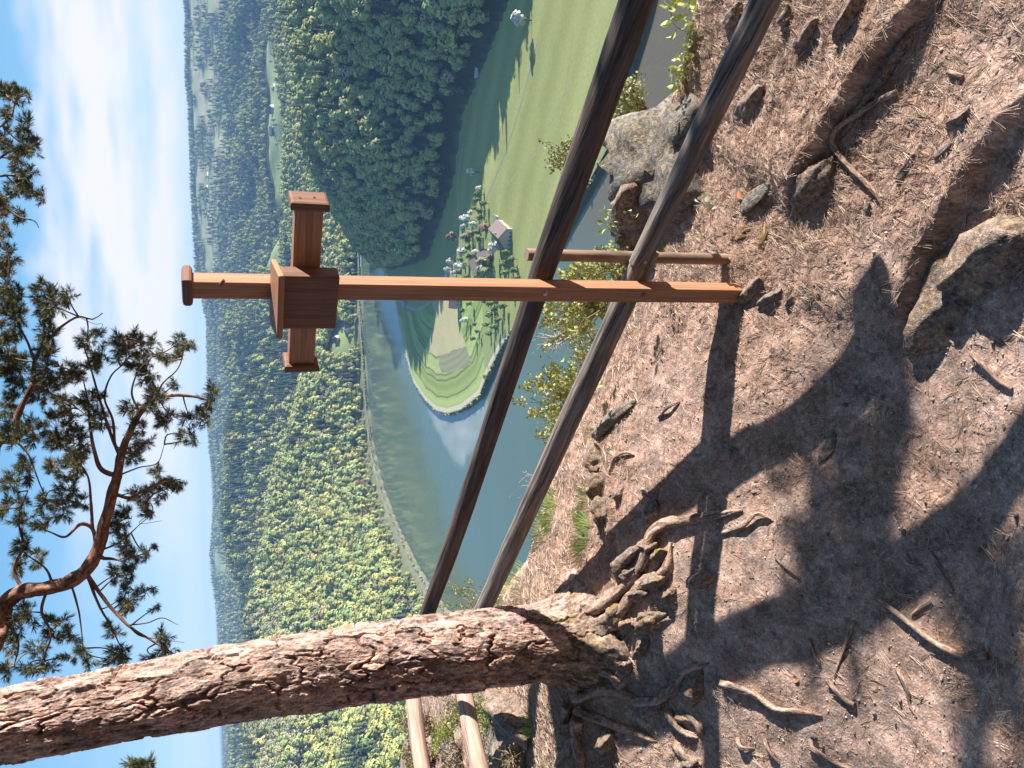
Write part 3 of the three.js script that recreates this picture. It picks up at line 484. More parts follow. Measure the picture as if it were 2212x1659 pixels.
const soilMap = tex(1024, 1024, (s, t) => {
  const a = tnA(s * 14, t * 14, 14, 14), b = tnB(s * 60, t * 60, 60, 60), c = tnC(s * 190, t * 190, 190, 190), d = tnA(s * 256, t * 256, 256, 256);
  let v = 0.50 + (a - 0.5) * 0.16 + (b - 0.5) * 0.16 + (c - 0.5) * 0.15 + (d - 0.5) * 0.10; const w = tnB(s * 30 + 7, t * 30, 30, 30);
  const spark = c > 0.93 ? 0.10 : 0; v += spark; return [v * 1.10, v * (0.875 + 0.05 * w), v * (0.765 + 0.08 * w)];
});
const soilBump = tex(1024, 1024, (s, t) => { const v = 0.35 * tnB(s * 60, t * 60, 60, 60) + 0.35 * tnC(s * 150, t * 150, 150, 150) + 0.3 * tnA(s * 250, t * 250, 250, 250); return [v, v, v]; }, false);
{
  const xs = [], ds = [];
  for (let x = -40; x < -4; x += Math.max(0.1, (Math.abs(x) - 3.4) * 0.18)) xs.push(x); for (let x = -4; x < 3.2; x += 0.019) xs.push(x); for (let x = 3.2; x < 40; x += Math.max(0.08, (x - 2.9) * 0.18)) xs.push(x); xs.push(40);
  for (let D = -46; D < -4; D += 1.5) ds.push(D); for (let D = -4; D < 1.3; D += 0.25) ds.push(D); for (let D = 1.3; D < 5.4; D += 0.0185) ds.push(D); for (let D = 5.4; D < 42; D += 0.03 + (D - 5.3) * 0.07) ds.push(D);
  const pos = [], uv = [], col = [], idx = [], w = xs.length;
  for (const D of ds) for (const x of xs) {
    pos.push(x, Math.max(groundY(x, D), -95), -D); uv.push(x / 1.1, D / 1.1);
    const litter = sstep(-0.15, 0.35, fbm(x * 0.9, D * 0.9, 3, 3) + 0.25 * sstep(-0.2, 1.2, x) + 0.35 * sstep(3.2, 4.2, D)), m = fbm(x * 3.3, D * 3.3, 8, 3) * 0.3 + 1;
    col.push(mix(1.5, 1.42, litter) * m, mix(1.6, 1.42, litter) * m, mix(1.64, 1.38, litter) * m);
  }
  for (let j = 0; j < ds.length - 1; j++) for (let i = 0; i < w - 1; i++) { const a = j * w + i, b = a + 1, c = a + w, e = c + 1; idx.push(a, b, c, b, e, c); }
  const g = new THREE.BufferGeometry(); g.setAttribute('position', new THREE.Float32BufferAttribute(pos, 3)); g.setAttribute('uv', new THREE.Float32BufferAttribute(uv, 2)); g.setAttribute('color', new THREE.Float32BufferAttribute(col, 3)); g.setIndex(idx); g.computeVertexNormals();
  structure('ground', g, std({ map: soilMap, vertexColors: true, bumpMap: soilBump, bumpScale: 0.0035, roughness: 0.97 }));
}

// wood textures (v along the grain, metres)
const wt = tileNoise(31), wt2 = tileNoise(32);
const grainTex = (base, amp, crack, warm) => tex(256, 1024, (s, t) => {
  const wob = wt2(s * 4, t * 6, 4, 6) * 0.08; const a = wt((s + wob) * 22, t * 5, 22, 5), b = wt2((s + wob) * 70, t * 14, 70, 14), c = wt(s * 128, t * 60, 128, 60);
  let v = 1 + amp * ((a - 0.5) * 1.1 + (b - 0.5) * 0.7 + (c - 0.5) * 0.35);
  if (crack && wt((s + wob * 0.5) * 34 + 3, t * 3, 34, 3) > (crack === true ? 0.90 : crack)) v *= crack === true ? 0.35 : 0.6;
  const w = (wt2(s * 9, t * 4, 9, 4) - 0.5) * warm; return [base[0] * v * (1 + w), base[1] * v, base[2] * v * (1 - w)];
});
const grainBump = tex(256, 1024, (s, t) => { const wob = wt2(s * 4, t * 6, 4, 6) * 0.08; let v = 0.6 + 0.25 * (wt((s + wob) * 60, t * 12, 60, 12) - 0.5); if (wt((s + wob * 0.5) * 34 + 3, t * 3, 34, 3) > 0.90) v = 0.05; return [v, v, v]; }, false);
const cedarMap = grainTex([0.68, 0.485, 0.365], 0.24, 0.955, 0.06); cedarMap.repeat.set(7, 0.8);
const cedarDarkMap = grainTex([0.47, 0.33, 0.26], 0.28, 0.95, 0.08); cedarDarkMap.repeat.set(9, 1.1);  // brown of caps and box, deepened to carry the box front's shade
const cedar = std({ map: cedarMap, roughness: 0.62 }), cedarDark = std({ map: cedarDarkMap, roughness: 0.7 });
const greyLogMap = grainTex([0.47, 0.43, 0.405], 0.6, true, 0.10); greyLogMap.repeat.set(3.3, 0.9);
const darkLogMap = grainTex([0.335, 0.29, 0.27], 0.55, true, 0.14); darkLogMap.repeat.set(3.3, 0.9);
const paleLogMap = grainTex([0.67, 0.565, 0.515], 0.34, true, 0.08); paleLogMap.repeat.set(3.3, 0.9);
const logBump = grainBump.clone(); logBump.repeat.set(3.3, 0.9); logBump.needsUpdate = true;
const greyLog = std({ map: greyLogMap, bumpMap: logBump, bumpScale: 0.003, roughness: 0.85 }), darkLog = std({ map: darkLogMap, bumpMap: logBump, bumpScale: 0.004, roughness: 0.88 }), paleLog = std({ map: paleLogMap, bumpMap: logBump, bumpScale: 0.002, roughness: 0.8 });
const steel = std({ color: rgb(0.45, 0.43, 0.41), metalness: 0.9, roughness: 0.38 }), screwMat = std({ color: rgb(0.16, 0.13, 0.11), metalness: 0.6, roughness: 0.5 });

{ // ── the wooden cross
  const base = -2.33, t = thing('wooden_cross', 'reddish brown timber cross with capped arms bolted to the log fence', 'cross', V(CROSS.x, base, CROSS.z)); t.rotation.y = SIDE_T;
  const box = (name, w, h, d, x, y, z, axis, mat = cedar, rad = 0.004, parent = t) => { const g = grainUV(new RoundedBoxGeometry(w, h, d, 3, rad), axis); g.attributes.uv.needsUpdate = true; const m = mesh(name, g, mat, parent); m.position.set(x, y, z); return m; };
  const top = 0.052 - base, beamY = -0.345 - base, H = top + 0.12;
  box('post', 0.07, H, 0.07, 0, H / 2 - 0.12, 0, 1);
  const cap = (name, w, th, d, x, y, z, axis, ax2) => { // cap board with bevelled edges
    const s = new THREE.Shape(), a = w / 2, b = d / 2; s.moveTo(-a, -b); s.lineTo(a, -b); s.lineTo(a, b); s.lineTo(-a, b); s.closePath();
    const g0 = new THREE.ExtrudeGeometry(s, { depth: th * 0.4, bevelEnabled: true, bevelThickness: th * 0.3, bevelSize: th * 0.32, bevelOffset: -th * 0.32, bevelSegments: 2 }); g0.translate(0, 0, -th * 0.2);
    if (ax2 === 'y') g0.rotateX(-Math.PI / 2); if (ax2 === 'x') g0.rotateY(Math.PI / 2); g0.computeVertexNormals();
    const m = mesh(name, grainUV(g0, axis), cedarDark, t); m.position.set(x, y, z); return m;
  };
  cap('end_cap', 0.106, 0.036, 0.106, 0, top + 0.012, 0, 0, 'y');
  for (const k of [-1, 1]) {
    const L = 0.30; box('arm', L, 0.098, 0.07, k * (0.035 + L / 2 - 0.001), beamY, 0, 0);
    const c = cap('end_cap', 0.106, 0.034, 0.134, k * (0.035 + L + 0.014), beamY, 0, 1, 'x');
    for (const [y, z] of [[0.032, 0.012], [-0.018, 0.004]]) { const s = mesh('screw', new THREE.CylinderGeometry(0.005, 0.005, 0.004, 12), screwMat, c); s.rotation.z = Math.PI / 2; s.position.set(k * 0.0175, y, z); }
  }
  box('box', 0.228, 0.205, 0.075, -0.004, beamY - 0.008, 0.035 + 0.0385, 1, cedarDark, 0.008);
  const roof = box('box_roof', 0.268, 0.022, 0.125, -0.004, beamY + 0.107, 0.085, 0, cedar, 0.006); roof.rotation.x = R(9);
  for (const [x, y] of [[0.0, 0.07], [0.0, -0.055], [0.055, 0.06]]) { const s = mesh('screw', new THREE.CylinderGeometry(0.004, 0.004, 0.003, 10), screwMat, t); s.rotation.x = Math.PI / 2; s.position.set(x, beamY + y, 0.111 + 0.0005); }
  // bolt heads where the rails are fixed behind
  const zb = 0.035;
  for (const [X, mat, r] of [[1178, steel, 0.0125], [1390, screwMat, 0.011]]) { const p = onPlane(X, 636, FRONT, CROSS.clone().addScaledVector(FRONT, zb)); const g = new THREE.SphereGeometry(r, 18, 10, 0, 6.283, 0, Math.PI / 2); g.scale(1, 0.45, 1); g.rotateX(Math.PI / 2); const m = mesh('bolt_head', g, mat, t); m.position.set(0.006, p.y - base, zb); }
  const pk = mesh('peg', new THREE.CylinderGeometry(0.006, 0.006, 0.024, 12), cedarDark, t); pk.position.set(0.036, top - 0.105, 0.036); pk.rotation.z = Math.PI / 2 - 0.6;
}
const railPlane = CROSS.clone().addScaledVector(FRONT, -0.079), rp = (X, Y, extra = 0) => onPlane(X, Y, FRONT, railPlane.clone().addScaledVector(FRONT, -extra));
const logBumpFn = (seed, amp) => (t, a, p, r, L) => amp * fbm(Math.cos(a) * 0.9 + seed, L * 2.2, Math.sin(a) * 0.9, 3) + amp * 0.5 * nz(Math.cos(a) * 4, L * 1.1 + seed, Math.sin(a) * 4);
const ext = (a, b, k) => a.clone().add(a.clone().sub(b).multiplyScalar(k));
{ // ── the log fence in front of the drop
  const f = thing('log_fence', 'weathered grey two rail log fence at the cliff edge behind the cross', 'fence');
  const u0 = rp(1377, 0), u1 = rp(1189, 551), u2 = rp(1141, 693), u3 = rp(1040, 1019), u4 = rp(915, 1350);
  const up = smooth([ext(u0, u4, 0.5), u0, u0.clone().lerp(u4, 0.33).add(V(0, 0.008, 0)), u0.clone().lerp(u4, 0.7).add(V(0, -0.006, 0)), u4, ext(u4, u0, 0.14)], 150), lu = (t) => lerpTable([[0, 0.066], [0.33, 0.061], [0.5, 0.053], [0.6, 0.049], [0.8, 0.046], [1, 0.043]], t);
  const ur = mesh('rail', limbGeo(up, lu, 40, logBumpFn(3, 0.006)), darkLog, f); ur.userData.label = 'upper dark cracked log rail';
  const l0 = rp(1654, 0), l1 = rp(1389, 551);
  const lr = mesh('rail', limbGeo(smooth([ext(l0, l1, 0.1), l0, l0.clone().lerp(l1, 0.5), l1, ext(l1, l0, 0.045)], 110), (t) => lerpTable([[0, 0.0565], [0.5, 0.0515], [1, 0.0445]], t), 40, logBumpFn(8, 0.003)), greyLog, f); lr.userData.label = 'smooth grey lower rail';
  const m0 = rp(1348, 652, 0.012), m2 = rp(1036, 1334), m1 = m0.clone().lerp(m2, 0.4).add(V(0, 0.006, 0));
  mesh('rail', limbGeo(smooth([ext(m0, m1, 0.30), m0, m1, m2, ext(m2, m1, 0.5)], 130), (t) => lerpTable([[0, 0.052], [0.3, 0.0545], [0.6, 0.0535], [1, 0.050]], t), 40, logBumpFn(14, 0.005)), greyLog, f);
  const p0 = rp(1137, 550, 0.076), p1 = rp(1574, 560, 0.076); p1.y -= 0.1;
  mesh('post', limbGeo(smooth([p0, p0.clone().lerp(p1, 0.5), p1], 60), () => 0.0265, 28, logBumpFn(21, 0.002)), std({ map: grainTex([0.55, 0.46, 0.40], 0.3, true, 0.1), roughness: 0.85 }), f);
  for (const [X, Y] of [[1393, 566]]) { const b = mesh('screw', new THREE.SphereGeometry(0.009, 14, 8), steel, f); b.position.copy(rp(X, Y, -0.046)); b.scale.set(1, 1, 0.6); }
  // next length of the fence, beyond the pine
  const f2 = thing('log_fence', 'pale peeled two rail fence running on behind the pine trunk', 'fence');
  const q0 = at(892, 1500, 4.9), q1 = at(903, 1600, 4.62), q2 = at(918, 1690, 4.4), s0 = at(1002, 1490, 4.95), s1 = at(1018, 1580, 4.65), s2 = at(1046, 1700, 4.35);
  mesh('rail', limbGeo(smooth([q0, q1, q2, ext(q2, q1, 1.6)], 70), () => 0.047, 32, logBumpFn(31, 0.003)), paleLog, f2);
  mesh('rail', limbGeo(smooth([s0, s1, s2, ext(s2, s1, 1.6)], 70), () => 0.052, 32, logBumpFn(35, 0.003)), paleLog, f2);
  const e = ext(q2, q1, 1.3), pb = V(e.x - 0.05, groundY(e.x, -e.z) - 0.15, e.z - 0.08); mesh('post', limbGeo([V(pb.x, e.y + 0.12, pb.z), pb.clone().lerp(V(pb.x, e.y, pb.z), 0.5), pb], () => 0.05, 20), paleLog, f2);
}

// ───────────────────────── pine ─────────────────────────
const h2 = (a, b) => { let h = Math.imul(a | 0, 374761393) + Math.imul(b | 0, 668265263); h = Math.imul(h ^ (h >>> 13), 1274126177); return ((h ^ (h >>> 16)) >>> 0) / 4294967296; };
function plates(u, v, nu) { // Voronoi plates, periodic in u: [distance to crack, id]
  let f1 = 9, f2 = 9, id = 0; const iu = Math.floor(u), iv = Math.floor(v);
  for (let a = -1; a <= 1; a++) for (let b = -1; b <= 1; b++) { const cu = iu + a, cv = iv + b, m = ((cu % nu) + nu) % nu; const du = cu + 0.15 + 0.7 * h2(m, cv) - u, dv = cv + 0.1 + 0.8 * h2(m + 71, cv * 3) - v, d = Math.sqrt(du * du + dv * dv); if (d < f1) { f2 = f1; f1 = d; id = h2(m * 5 + 1, cv * 7 + 2); } else if (d < f2) f2 = d; }
  return [f2 - f1, id];
}
const trunkB = at(1235, 1422, 4.25), trunkT = (() => { const r = ray(0, 1570); return r.multiplyScalar(3.86 / -r.z); })();
trunkB.z = -3.97; trunkB.y = -1.95; trunkB.x = -1.44;
const trunkAxis = (y) => { const t = (y - trunkB.y) / (trunkT.y - trunkB.y); const p = trunkB.clone().lerp(trunkT, t); p.x += 0.05 * Math.sin(clamp(t, 0, 1) * Math.PI) ; return p; };
const pine = thing('pine_tree', 'thick pine with plated pinkish bark and drooping needle boughs beside the fence', 'tree');
const barkNoise = tex(512, 512, (s, t) => { const v = 0.62 + 0.34 * (tnB(s * 90, t * 40, 90, 40) - 0.5) + 0.3 * (tnC(s * 220, t * 150, 220, 150) - 0.5) + 0.25 * (tnA(s * 24, t * 12, 24, 12) - 0.5); const w = tnA(s * 40 + 3, t * 24, 40, 24) - 0.5; return [v * (1.06 + 0.10 * w), v * 0.97, v * (0.93 - 0.08 * w)]; });
const barkMat = std({ map: barkNoise, vertexColors: true, roughness: 0.92, bumpMap: barkNoise, bumpScale: 0.004 });
function trunkGeo2(axis, y0, y1, rows, radial, radius, seed, detail) {
  const pos = [], uv = [], col = [], idx = [], nu = 9;
  for (let i = 0; i <= rows; i++) {
    const y = mix(y0, y1, i / rows), c = axis(y), r0 = radius(y);
    for (let j = 0; j <= radial; j++) {
      const a = (j % radial) / radial * 6.28318; const cx = Math.cos(a), cz = Math.sin(a);
      const wu = 0.85 * fbm(cx * 2.6 + seed, y * 6, cz * 2.6, 4), wv = 0.5 * fbm(cx * 3 + 9, y * 4, cz * 3 + seed, 3);
      const [e, id] = plates(a / 6.28318 * nu + wu, y * 3.3 + wv + seed, nu), [e2, id2] = plates(a / 6.28318 * nu * 3 + wu * 2, y * 12 + wv * 2, nu * 3);
      const deep = sstep(-0.32, 0.30, fbm(cx * 2.2, y * 2.6, cz * 2.2 + 4, 3) + 0.12);
      const pl = sstep(0.0, 0.11, e), flake = Math.floor(id2 * 3.99) / 3;
      const lump = 0.02 * fbm(cx * 1.4 + seed, y * 1.4, cz * 1.4, 2);
      const flare = detail ? detail(a, y) : 0;
      const r = r0 + flare + lump + (pl - 1) * 0.020 * deep + (id - 0.5) * 0.012 * pl + (flake - 0.5) * 0.012 * sstep(0, 0.10, e2) * pl + 0.003 * nz(cx * 30, y * 34, cz * 30);
      pos.push(c.x + cx * r, y, c.z + cz * r); uv.push(a * 0.2, y);
      const mossy = sstep(0.0, 0.5, fbm(cx * 2.5 + 1, y * 4, cz * 2.5, 3) + 0.75 * sstep(-1.35, -1.85, y) * (0.4 + 0.6 * sstep(-0.5, 0.9, cz)) - 0.35);
      const k = 0.78 + 0.42 * id + (id2 - 0.5) * 0.22; let cc = [0.97 * k, mix(0.82, 0.77, id2) * k, mix(0.77, 0.69, id2) * k]; if (pl < 0.45 && deep > 0.45) cc = [0.50, 0.37, 0.31];
      const mk = 0.7 + 0.6 * id2; col.push(mix(cc[0], 0.55 * mk, mossy * 0.75), mix(cc[1], 0.48 * mk, mossy * 0.75), mix(cc[2], 0.27 * mk, mossy * 0.75));
    }
  }
  const w = radial + 1; for (let i = 0; i < rows; i++) for (let j = 0; j < radial; j++) { const a = i * w + j, b = a + 1, c = a + w, e = c + 1; idx.push(a, c, b, b, c, e); }
  const g = new THREE.BufferGeometry(); g.setAttribute('position', new THREE.Float32BufferAttribute(pos, 3)); g.setAttribute('uv', new THREE.Float32BufferAttribute(uv, 2)); g.setAttribute('color', new THREE.Float32BufferAttribute(col, 3)); g.setIndex(idx); g.computeVertexNormals(); return g;
}
const trunkR = (y) => lerpTable([[-2.3, 0.255], [-1.85, 0.225], [-1.55, 0.207], [-1.1, 0.195], [-0.4, 0.18], [0.4, 0.163], [1.2, 0.148], [3, 0.125], [6, 0.09], [9, 0.04]], y);
mesh('trunk', trunkGeo2(trunkAxis, -2.35, 1.35, 780, 340, trunkR, 3, (a, y) => { const k = sstep(-1.55, -2.0, y); return k * k * (0.04 + 0.10 * Math.max(0, Math.cos((a - 0.3) * 1)) + 0.09 * Math.max(0, Math.cos(a * 4 + 0.6)) + 0.08 * Math.max(0, Math.cos(a - 2.7))); }), barkMat, pine);
const upper = trunkGeo2(trunkAxis, 1.345, 9, 200, 60, trunkR, 5); mesh('upper_trunk', upper, barkMat, pine);

// needle tuft: needles fanning round a short shoot along +y
function tuftGeo(seed, n, len) {
  const q = rng(seed), P = [], N = [];
  for (let i = 0; i < n; i++) {
    const a = q() * 6.283, t = q(), y = t * len * 1.15, spread = mix(1.15, 0.35, t) + (q() - 0.5) * 0.4, l = len * (0.75 + 0.4 * q());
    const d = V(Math.cos(a) * Math.sin(spread), Math.cos(spread), Math.sin(a) * Math.sin(spread)), s = d.clone().cross(V(q() - 0.5, q() - 0.5, q() - 0.5)).normalize().multiplyScalar(len * 0.018 + 0.0004);
    const b = V(0, y, 0), m = b.clone().addScaledVector(d, l * 0.55), e = b.clone().addScaledVector(d, l).add(V(0, len * 0.12 * (q() - 0.3), 0)), nn = s.clone().cross(d).normalize();
    for (const v of [b.clone().sub(s), b.clone().add(s), m.clone().add(s), b.clone().sub(s), m.clone().add(s), m.clone().sub(s), m.clone().sub(s), m.clone().add(s), e]) { P.push(v.x, v.y, v.z); N.push(nn.x, nn.y, nn.z); }
  }
  const g = new THREE.BufferGeometry(); g.setAttribute('position', new THREE.Float32BufferAttribute(P, 3)); g.setAttribute('normal', new THREE.Float32BufferAttribute(N, 3)); return g;
}
const tufts = [tuftGeo(1, 64, 0.042), tuftGeo(2, 56, 0.038), tuftGeo(3, 46, 0.034)];
const needleMat = std({ color: 0xffffff, roughness: 0.6 });
function tuftMesh(list, parent, name = 'needles') {
  tufts.forEach((g, v) => { const L = list.filter((e) => e.v === v); if (!L.length) return; const m = new THREE.InstancedMesh(g, needleMat, L.length); m.name = name; m.castShadow = m.receiveShadow = true; L.forEach((e, i) => { QT.setFromUnitVectors(UPY, e.d); M4.compose(e.p, QT, V(e.s, e.s, e.s)); m.setMatrixAt(i, M4); m.setColorAt(i, rgb(...e.c)); }); m.userData.kind = 'stuff'; parent.add(m); });
}
const branchMat = std({ map: barkNoise, color: rgb(0.62, 0.36, 0.25), roughness: 0.9 }), twigMat = std({ color: rgb(0.20, 0.125, 0.09) });
const branchPts = [];
function bough(px, rad, parent, name, depth, mat = branchMat, label) {
  const pts = px.map((p) => Array.isArray(p) ? at(p[0], p[1], typeof depth === 'function' ? depth(p) : depth + (p[2] ?? 0)) : p);
  if (name === 'branch' && Array.isArray(px[0])) { let b = null, bd = 0.5; for (const p of branchPts) { const k = p.distanceTo(pts[0]); if (k < bd) { bd = k; b = p; } } if (b) { if (bd < 0.06) pts[0] = b.clone(); else pts.unshift(b.clone()); } }
  const c = smooth(pts, Math.max(16, pts.length * 7)); c.forEach((p) => branchPts.push(p));
  const m = mesh(name, limbGeo(c, typeof rad === 'function' ? rad : (t) => mix(rad[0], rad[1], t), 12, (t, a, p, r, L) => r * 0.3 * nz(Math.cos(a) * 1.5 + p.x * 3, L * 14, Math.sin(a) * 1.5)), mat, parent); if (label) m.userData.label = label; return m;
}
{
  const D0 = 4.3;
  const S = trunkAxis(1.75), S2 = trunkAxis(2.3), S3 = trunkAxis(2.0);
  bough([S, at(-45, 1420, 4.0), [0, 1359, -0.08], [11, 1304], [48, 1278], [121, 1267], [176, 1241], [209, 1193], [228, 1120], [243, 1065], [254, 1028]], [0.07, 0.026], pine, 'limb', D0, branchMat, 'curved orange brown limb');
  bough([[254, 1028], [261, 984], [276, 943], [304, 890], [330, 864, 0.05], [376, 854, 0.05], [422, 857, 0.05], [457, 868, 0.08]], [0.024, 0.0045], pine, 'branch', D0);
  bough([S2, at(-60, 1180, 4.2), [0, 954], [33, 951], [37, 903], [49, 874], [69, 831], [75, 782], [91, 750], [111, 727], [131, 707], [170, 684], [200, 690], [222, 676]], [0.062, 0.0025], pine, 'limb', D0 + 0.1);
  for (const [L, r] of [[[[209, 1193], [222, 1205], [240, 1207], [262, 1212]], [0.013, 0.004]], [[[190, 1245], [222, 1290], [245, 1318], [278, 1352], [330, 1385], [370, 1410], [400, 1425]], [0.012, 0.003]], [[[186, 1240], [215, 1310], [235, 1345], [262, 1400]], [0.009, 0.003]],
    [[[278, 1352], [320, 1345], [350, 1335], [385, 1350]], [0.004, 0.0015]], [[[278, 1352], [300, 1372], [340, 1380], [398, 1388]], [0.004, 0.0015]],
    [[[245, 1062], [280, 1075], [312, 1058], [350, 1042], [390, 1035]], [0.011, 0.003]], [[[250, 1030], [220, 1015], [205, 980], [195, 920], [190, 870], [180, 820]], [0.014, 0.003]],
    [[[209, 1190], [198, 1140], [176, 1132], [140, 1160], [110, 1150]], [0.013, 0.004]], [[[200, 1140], [196, 1080], [190, 1030], [165, 990]], [0.010, 0.003]],
    [[[243, 985], [240, 940], [225, 895], [206, 830], [190, 775], [180, 745]], [0.010, 0.003]], [[[246, 960], [243, 905], [226, 860], [240, 812], [270, 780], [275, 745]], [0.008, 0.0025]],
    [[[330, 864], [350, 830], [385, 795], [400, 745]], [0.006, 0.002]], [[[304, 890], [285, 850], [300, 800], [330, 770]], [0.007, 0.002]],
    [[[69, 831], [110, 850], [150, 870], [190, 900]], [0.008, 0.002]], [[[75, 782], [60, 740], [40, 700], [20, 640], [5, 580]], [0.008, 0.002]], [[[91, 750], [95, 700], [100, 650], [125, 610]], [0.007, 0.002]], [[[33, 951], [60, 980], [80, 1030], [100, 1080]], [0.008, 0.002]],
    [[[48, 1278], [30, 1230], [50, 1180], [40, 1120], [60, 1060]], [0.010, 0.003]], [[[100, 1270], [90, 1320], [110, 1370], [90, 1430]], [0.009, 0.003]], [[[121, 1267], [100, 1230], [60, 1200]], [0.008, 0.003]], [[[30, 1290], [20, 1340], [40, 1390], [30, 1440]], [0.009, 0.003]], [[[150, 1255], [170, 1320], [180, 1400]], [0.007, 0.002]],
    [[[170, 684], [205, 700], [222, 700], [208, 720]], [0.002, 0.001]], [[[330, 1100], [300, 1130], [350, 1125]], [0.003, 0.001]], [[[209, 1193], [260, 1170], [305, 1130], [330, 1110]], [0.006, 0.0015]], [[[254, 1028], [300, 1010], [340, 1000], [355, 960]], [0.005, 0.0015]]]) bough(L, r, pine, 'branch', D0, r[0] > 0.009 ? branchMat : twigMat);
  bough([S3, at(-140, 700, 4.2), at(-40, 300, 4.1), [0, 275], [29, 246], [31, 223], [54, 200]], [0.035, 0.003], pine, 'branch', 4.15);
  for (const L of [[[0, 341], [17, 329], [37, 318], [69, 315]], [[0, 380], [29, 380], [54, 398], [92, 424]], [[0, 430], [20, 455], [45, 470], [75, 478], [84, 492]], [[-30, 480], [5, 520], [20, 560], [15, 620]]]) bough([at(-60, 380, 4.1), ...L], [0.009, 0.002], pine, 'branch', 4.15, twigMat);
  const q = rng(41), list = [], twigs = [];
  const CL = [[18, 195, 14, 14], [28, 205, 10, 10], [56, 207, 9, 9], [22, 240, 10, 10], [57, 285, 14, 22], [70, 318, 14, 16], [50, 330, 12, 10], [20, 318, 10, 10], [38, 352, 12, 12], [60, 372, 16, 14], [12, 300, 9, 9], [40, 405, 14, 14], [66, 408, 10, 10], [92, 422, 10, 8], [12, 425, 12, 12], [45, 462, 10, 10], [14, 455, 10, 10], [12, 500, 10, 14],
    [16, 555, 18, 20], [18, 610, 16, 30], [28, 690, 22, 40], [40, 650, 14, 20], [96, 640, 18, 30], [115, 660, 14, 18], [150, 645, 12, 12], [104, 720, 14, 40], [18, 770, 20, 40], [40, 800, 22, 30], [100, 790, 18, 40], [92, 845, 22, 26], [25, 870, 20, 24], [130, 820, 12, 16], [150, 800, 20, 14], [182, 808, 12, 12], [146, 868, 18, 12], [30, 940, 18, 20], [70, 930, 20, 24], [120, 930, 22, 34], [170, 960, 20, 34], [150, 900, 16, 16],
    [188, 735, 16, 12], [206, 726, 10, 10], [214, 768, 16, 18], [205, 790, 12, 10], [262, 740, 20, 14], [290, 734, 16, 12], [304, 752, 14, 16], [298, 785, 16, 14], [272, 770, 12, 10], [332, 734, 8, 8], [392, 738, 9, 12], [404, 744, 9, 8], [384, 770, 12, 9], [352, 768, 9, 8], [418, 745, 5, 4], [360, 775, 9, 7], [322, 806, 13, 22], [340, 845, 15, 14], [335, 872, 15, 10], [378, 830, 8, 7], [460, 850, 9, 12], [452, 868, 9, 12], [436, 890, 10, 8], [448, 905, 10, 8], [410, 905, 9, 8], [415, 950, 11, 9], [396, 938, 10, 8], [372, 905, 10, 9], [350, 905, 10, 10],
    [200, 865, 20, 18], [215, 905, 16, 16], [165, 1000, 18, 20], [285, 880, 12, 12], [300, 925, 13, 10], [312, 955, 18, 14], [290, 985, 12, 14], [150, 1060, 16, 28], [135, 1100, 14, 18], [60, 1010, 14, 20], [30, 1040, 14, 14], [42, 1085, 14, 12], [92, 1082, 11, 11], [55, 1125, 14, 10], [15, 1100, 10, 12], [100, 1130, 12, 12], [180, 1090, 10, 14], [120, 1010, 14, 14],
    [372, 1042, 15, 12], [352, 1060, 12, 12], [392, 1050, 8, 10], [325, 1075, 15, 15], [300, 1065, 12, 12], [340, 1020, 9, 9], [330, 1105, 9, 7], [258, 1130, 12, 20], [275, 1120, 10, 16], [270, 1180, 10, 24], [292, 1200, 8, 22], [282, 1240, 10, 18], [268, 1290, 10, 20], [285, 1305, 8, 14], [250, 1240, 8, 14], [310, 1278, 8, 8], [340, 1308, 5, 5],
    [52, 1175, 16, 20], [85, 1205, 12, 16], [45, 1215, 10, 14], [60, 1325, 18, 18], [40, 1355, 14, 14], [28, 1395, 14, 14], [120, 1355, 18, 20], [150, 1370, 10, 16], [82, 1400, 18, 12], [98, 1440, 22, 10], [60, 1440, 12, 8], [176, 1400, 10, 10], [150, 1420, 12, 8], [190, 1430, 8, 6], [15, 1440, 10, 10],
    [246, 1362, 10, 14], [258, 1405, 13, 14], [240, 1425, 11, 8], [270, 1425, 10, 8], [348, 1372, 10, 9], [362, 1402, 13, 12], [380, 1425, 10, 6], [330, 1420, 10, 6], [405, 1424, 6, 5], [330, 1270, 4, 6], [320, 1200, 4, 5], [336, 1180, 4, 5]];
  for (const [X, Y, rx, ry] of CL) {
    const dep = D0 + 0.10 + (q() - 0.5) * 0.45 + (X < 110 && Y < 560 ? -0.15 : 0), c = at(X, Y, dep);
    let b = branchPts[0], bd = 1e9; for (const p of branchPts) { const k = p.distanceTo(c); if (k < bd) { bd = k; b = p; } }
    const mid = b.clone().lerp(c, 0.5).add(V((q() - 0.5) * 0.05, (q() - 0.2) * 0.05, (q() - 0.5) * 0.05));
    twigs.push(limbGeo(smooth([b, mid, c], 8), (t) => mix(0.005, 0.0022, t), 5, null, false));
    const n = Math.round(3 + rx * ry / 13);
    for (let i = 0; i < n; i++) {
      const a = q() * 6.283, k = Math.sqrt(q()), p = at(X + Math.cos(a) * rx * k, Y + Math.sin(a) * ry * k, dep + (q() - 0.5) * 0.16), d = p.clone().sub(c).normalize().multiplyScalar(0.7).add(V((q() - 0.5) * 0.9, 0.35 + (q() - 0.5) * 0.9, (q() - 0.5) * 0.9)).normalize();
      const g = 0.7 + 0.6 * q(); list.push({ v: Math.floor(q() * 3), p, d, s: 0.68 + q() * 0.4, c: q() < 0.06 ? [0.20 * g, 0.13 * g, 0.06 * g] : [0.105 * g, 0.115 * g, 0.045 * g] });
      if (i % 2 === 0) twigs.push(limbGeo([c, c.clone().lerp(p, 0.55).add(V(0, -0.008, 0)), p], 0.0015, 4, null, false));
    }
  }
  mesh('twigs', mergeGeometries(twigs), twigMat, pine);
  tuftMesh(list, pine);
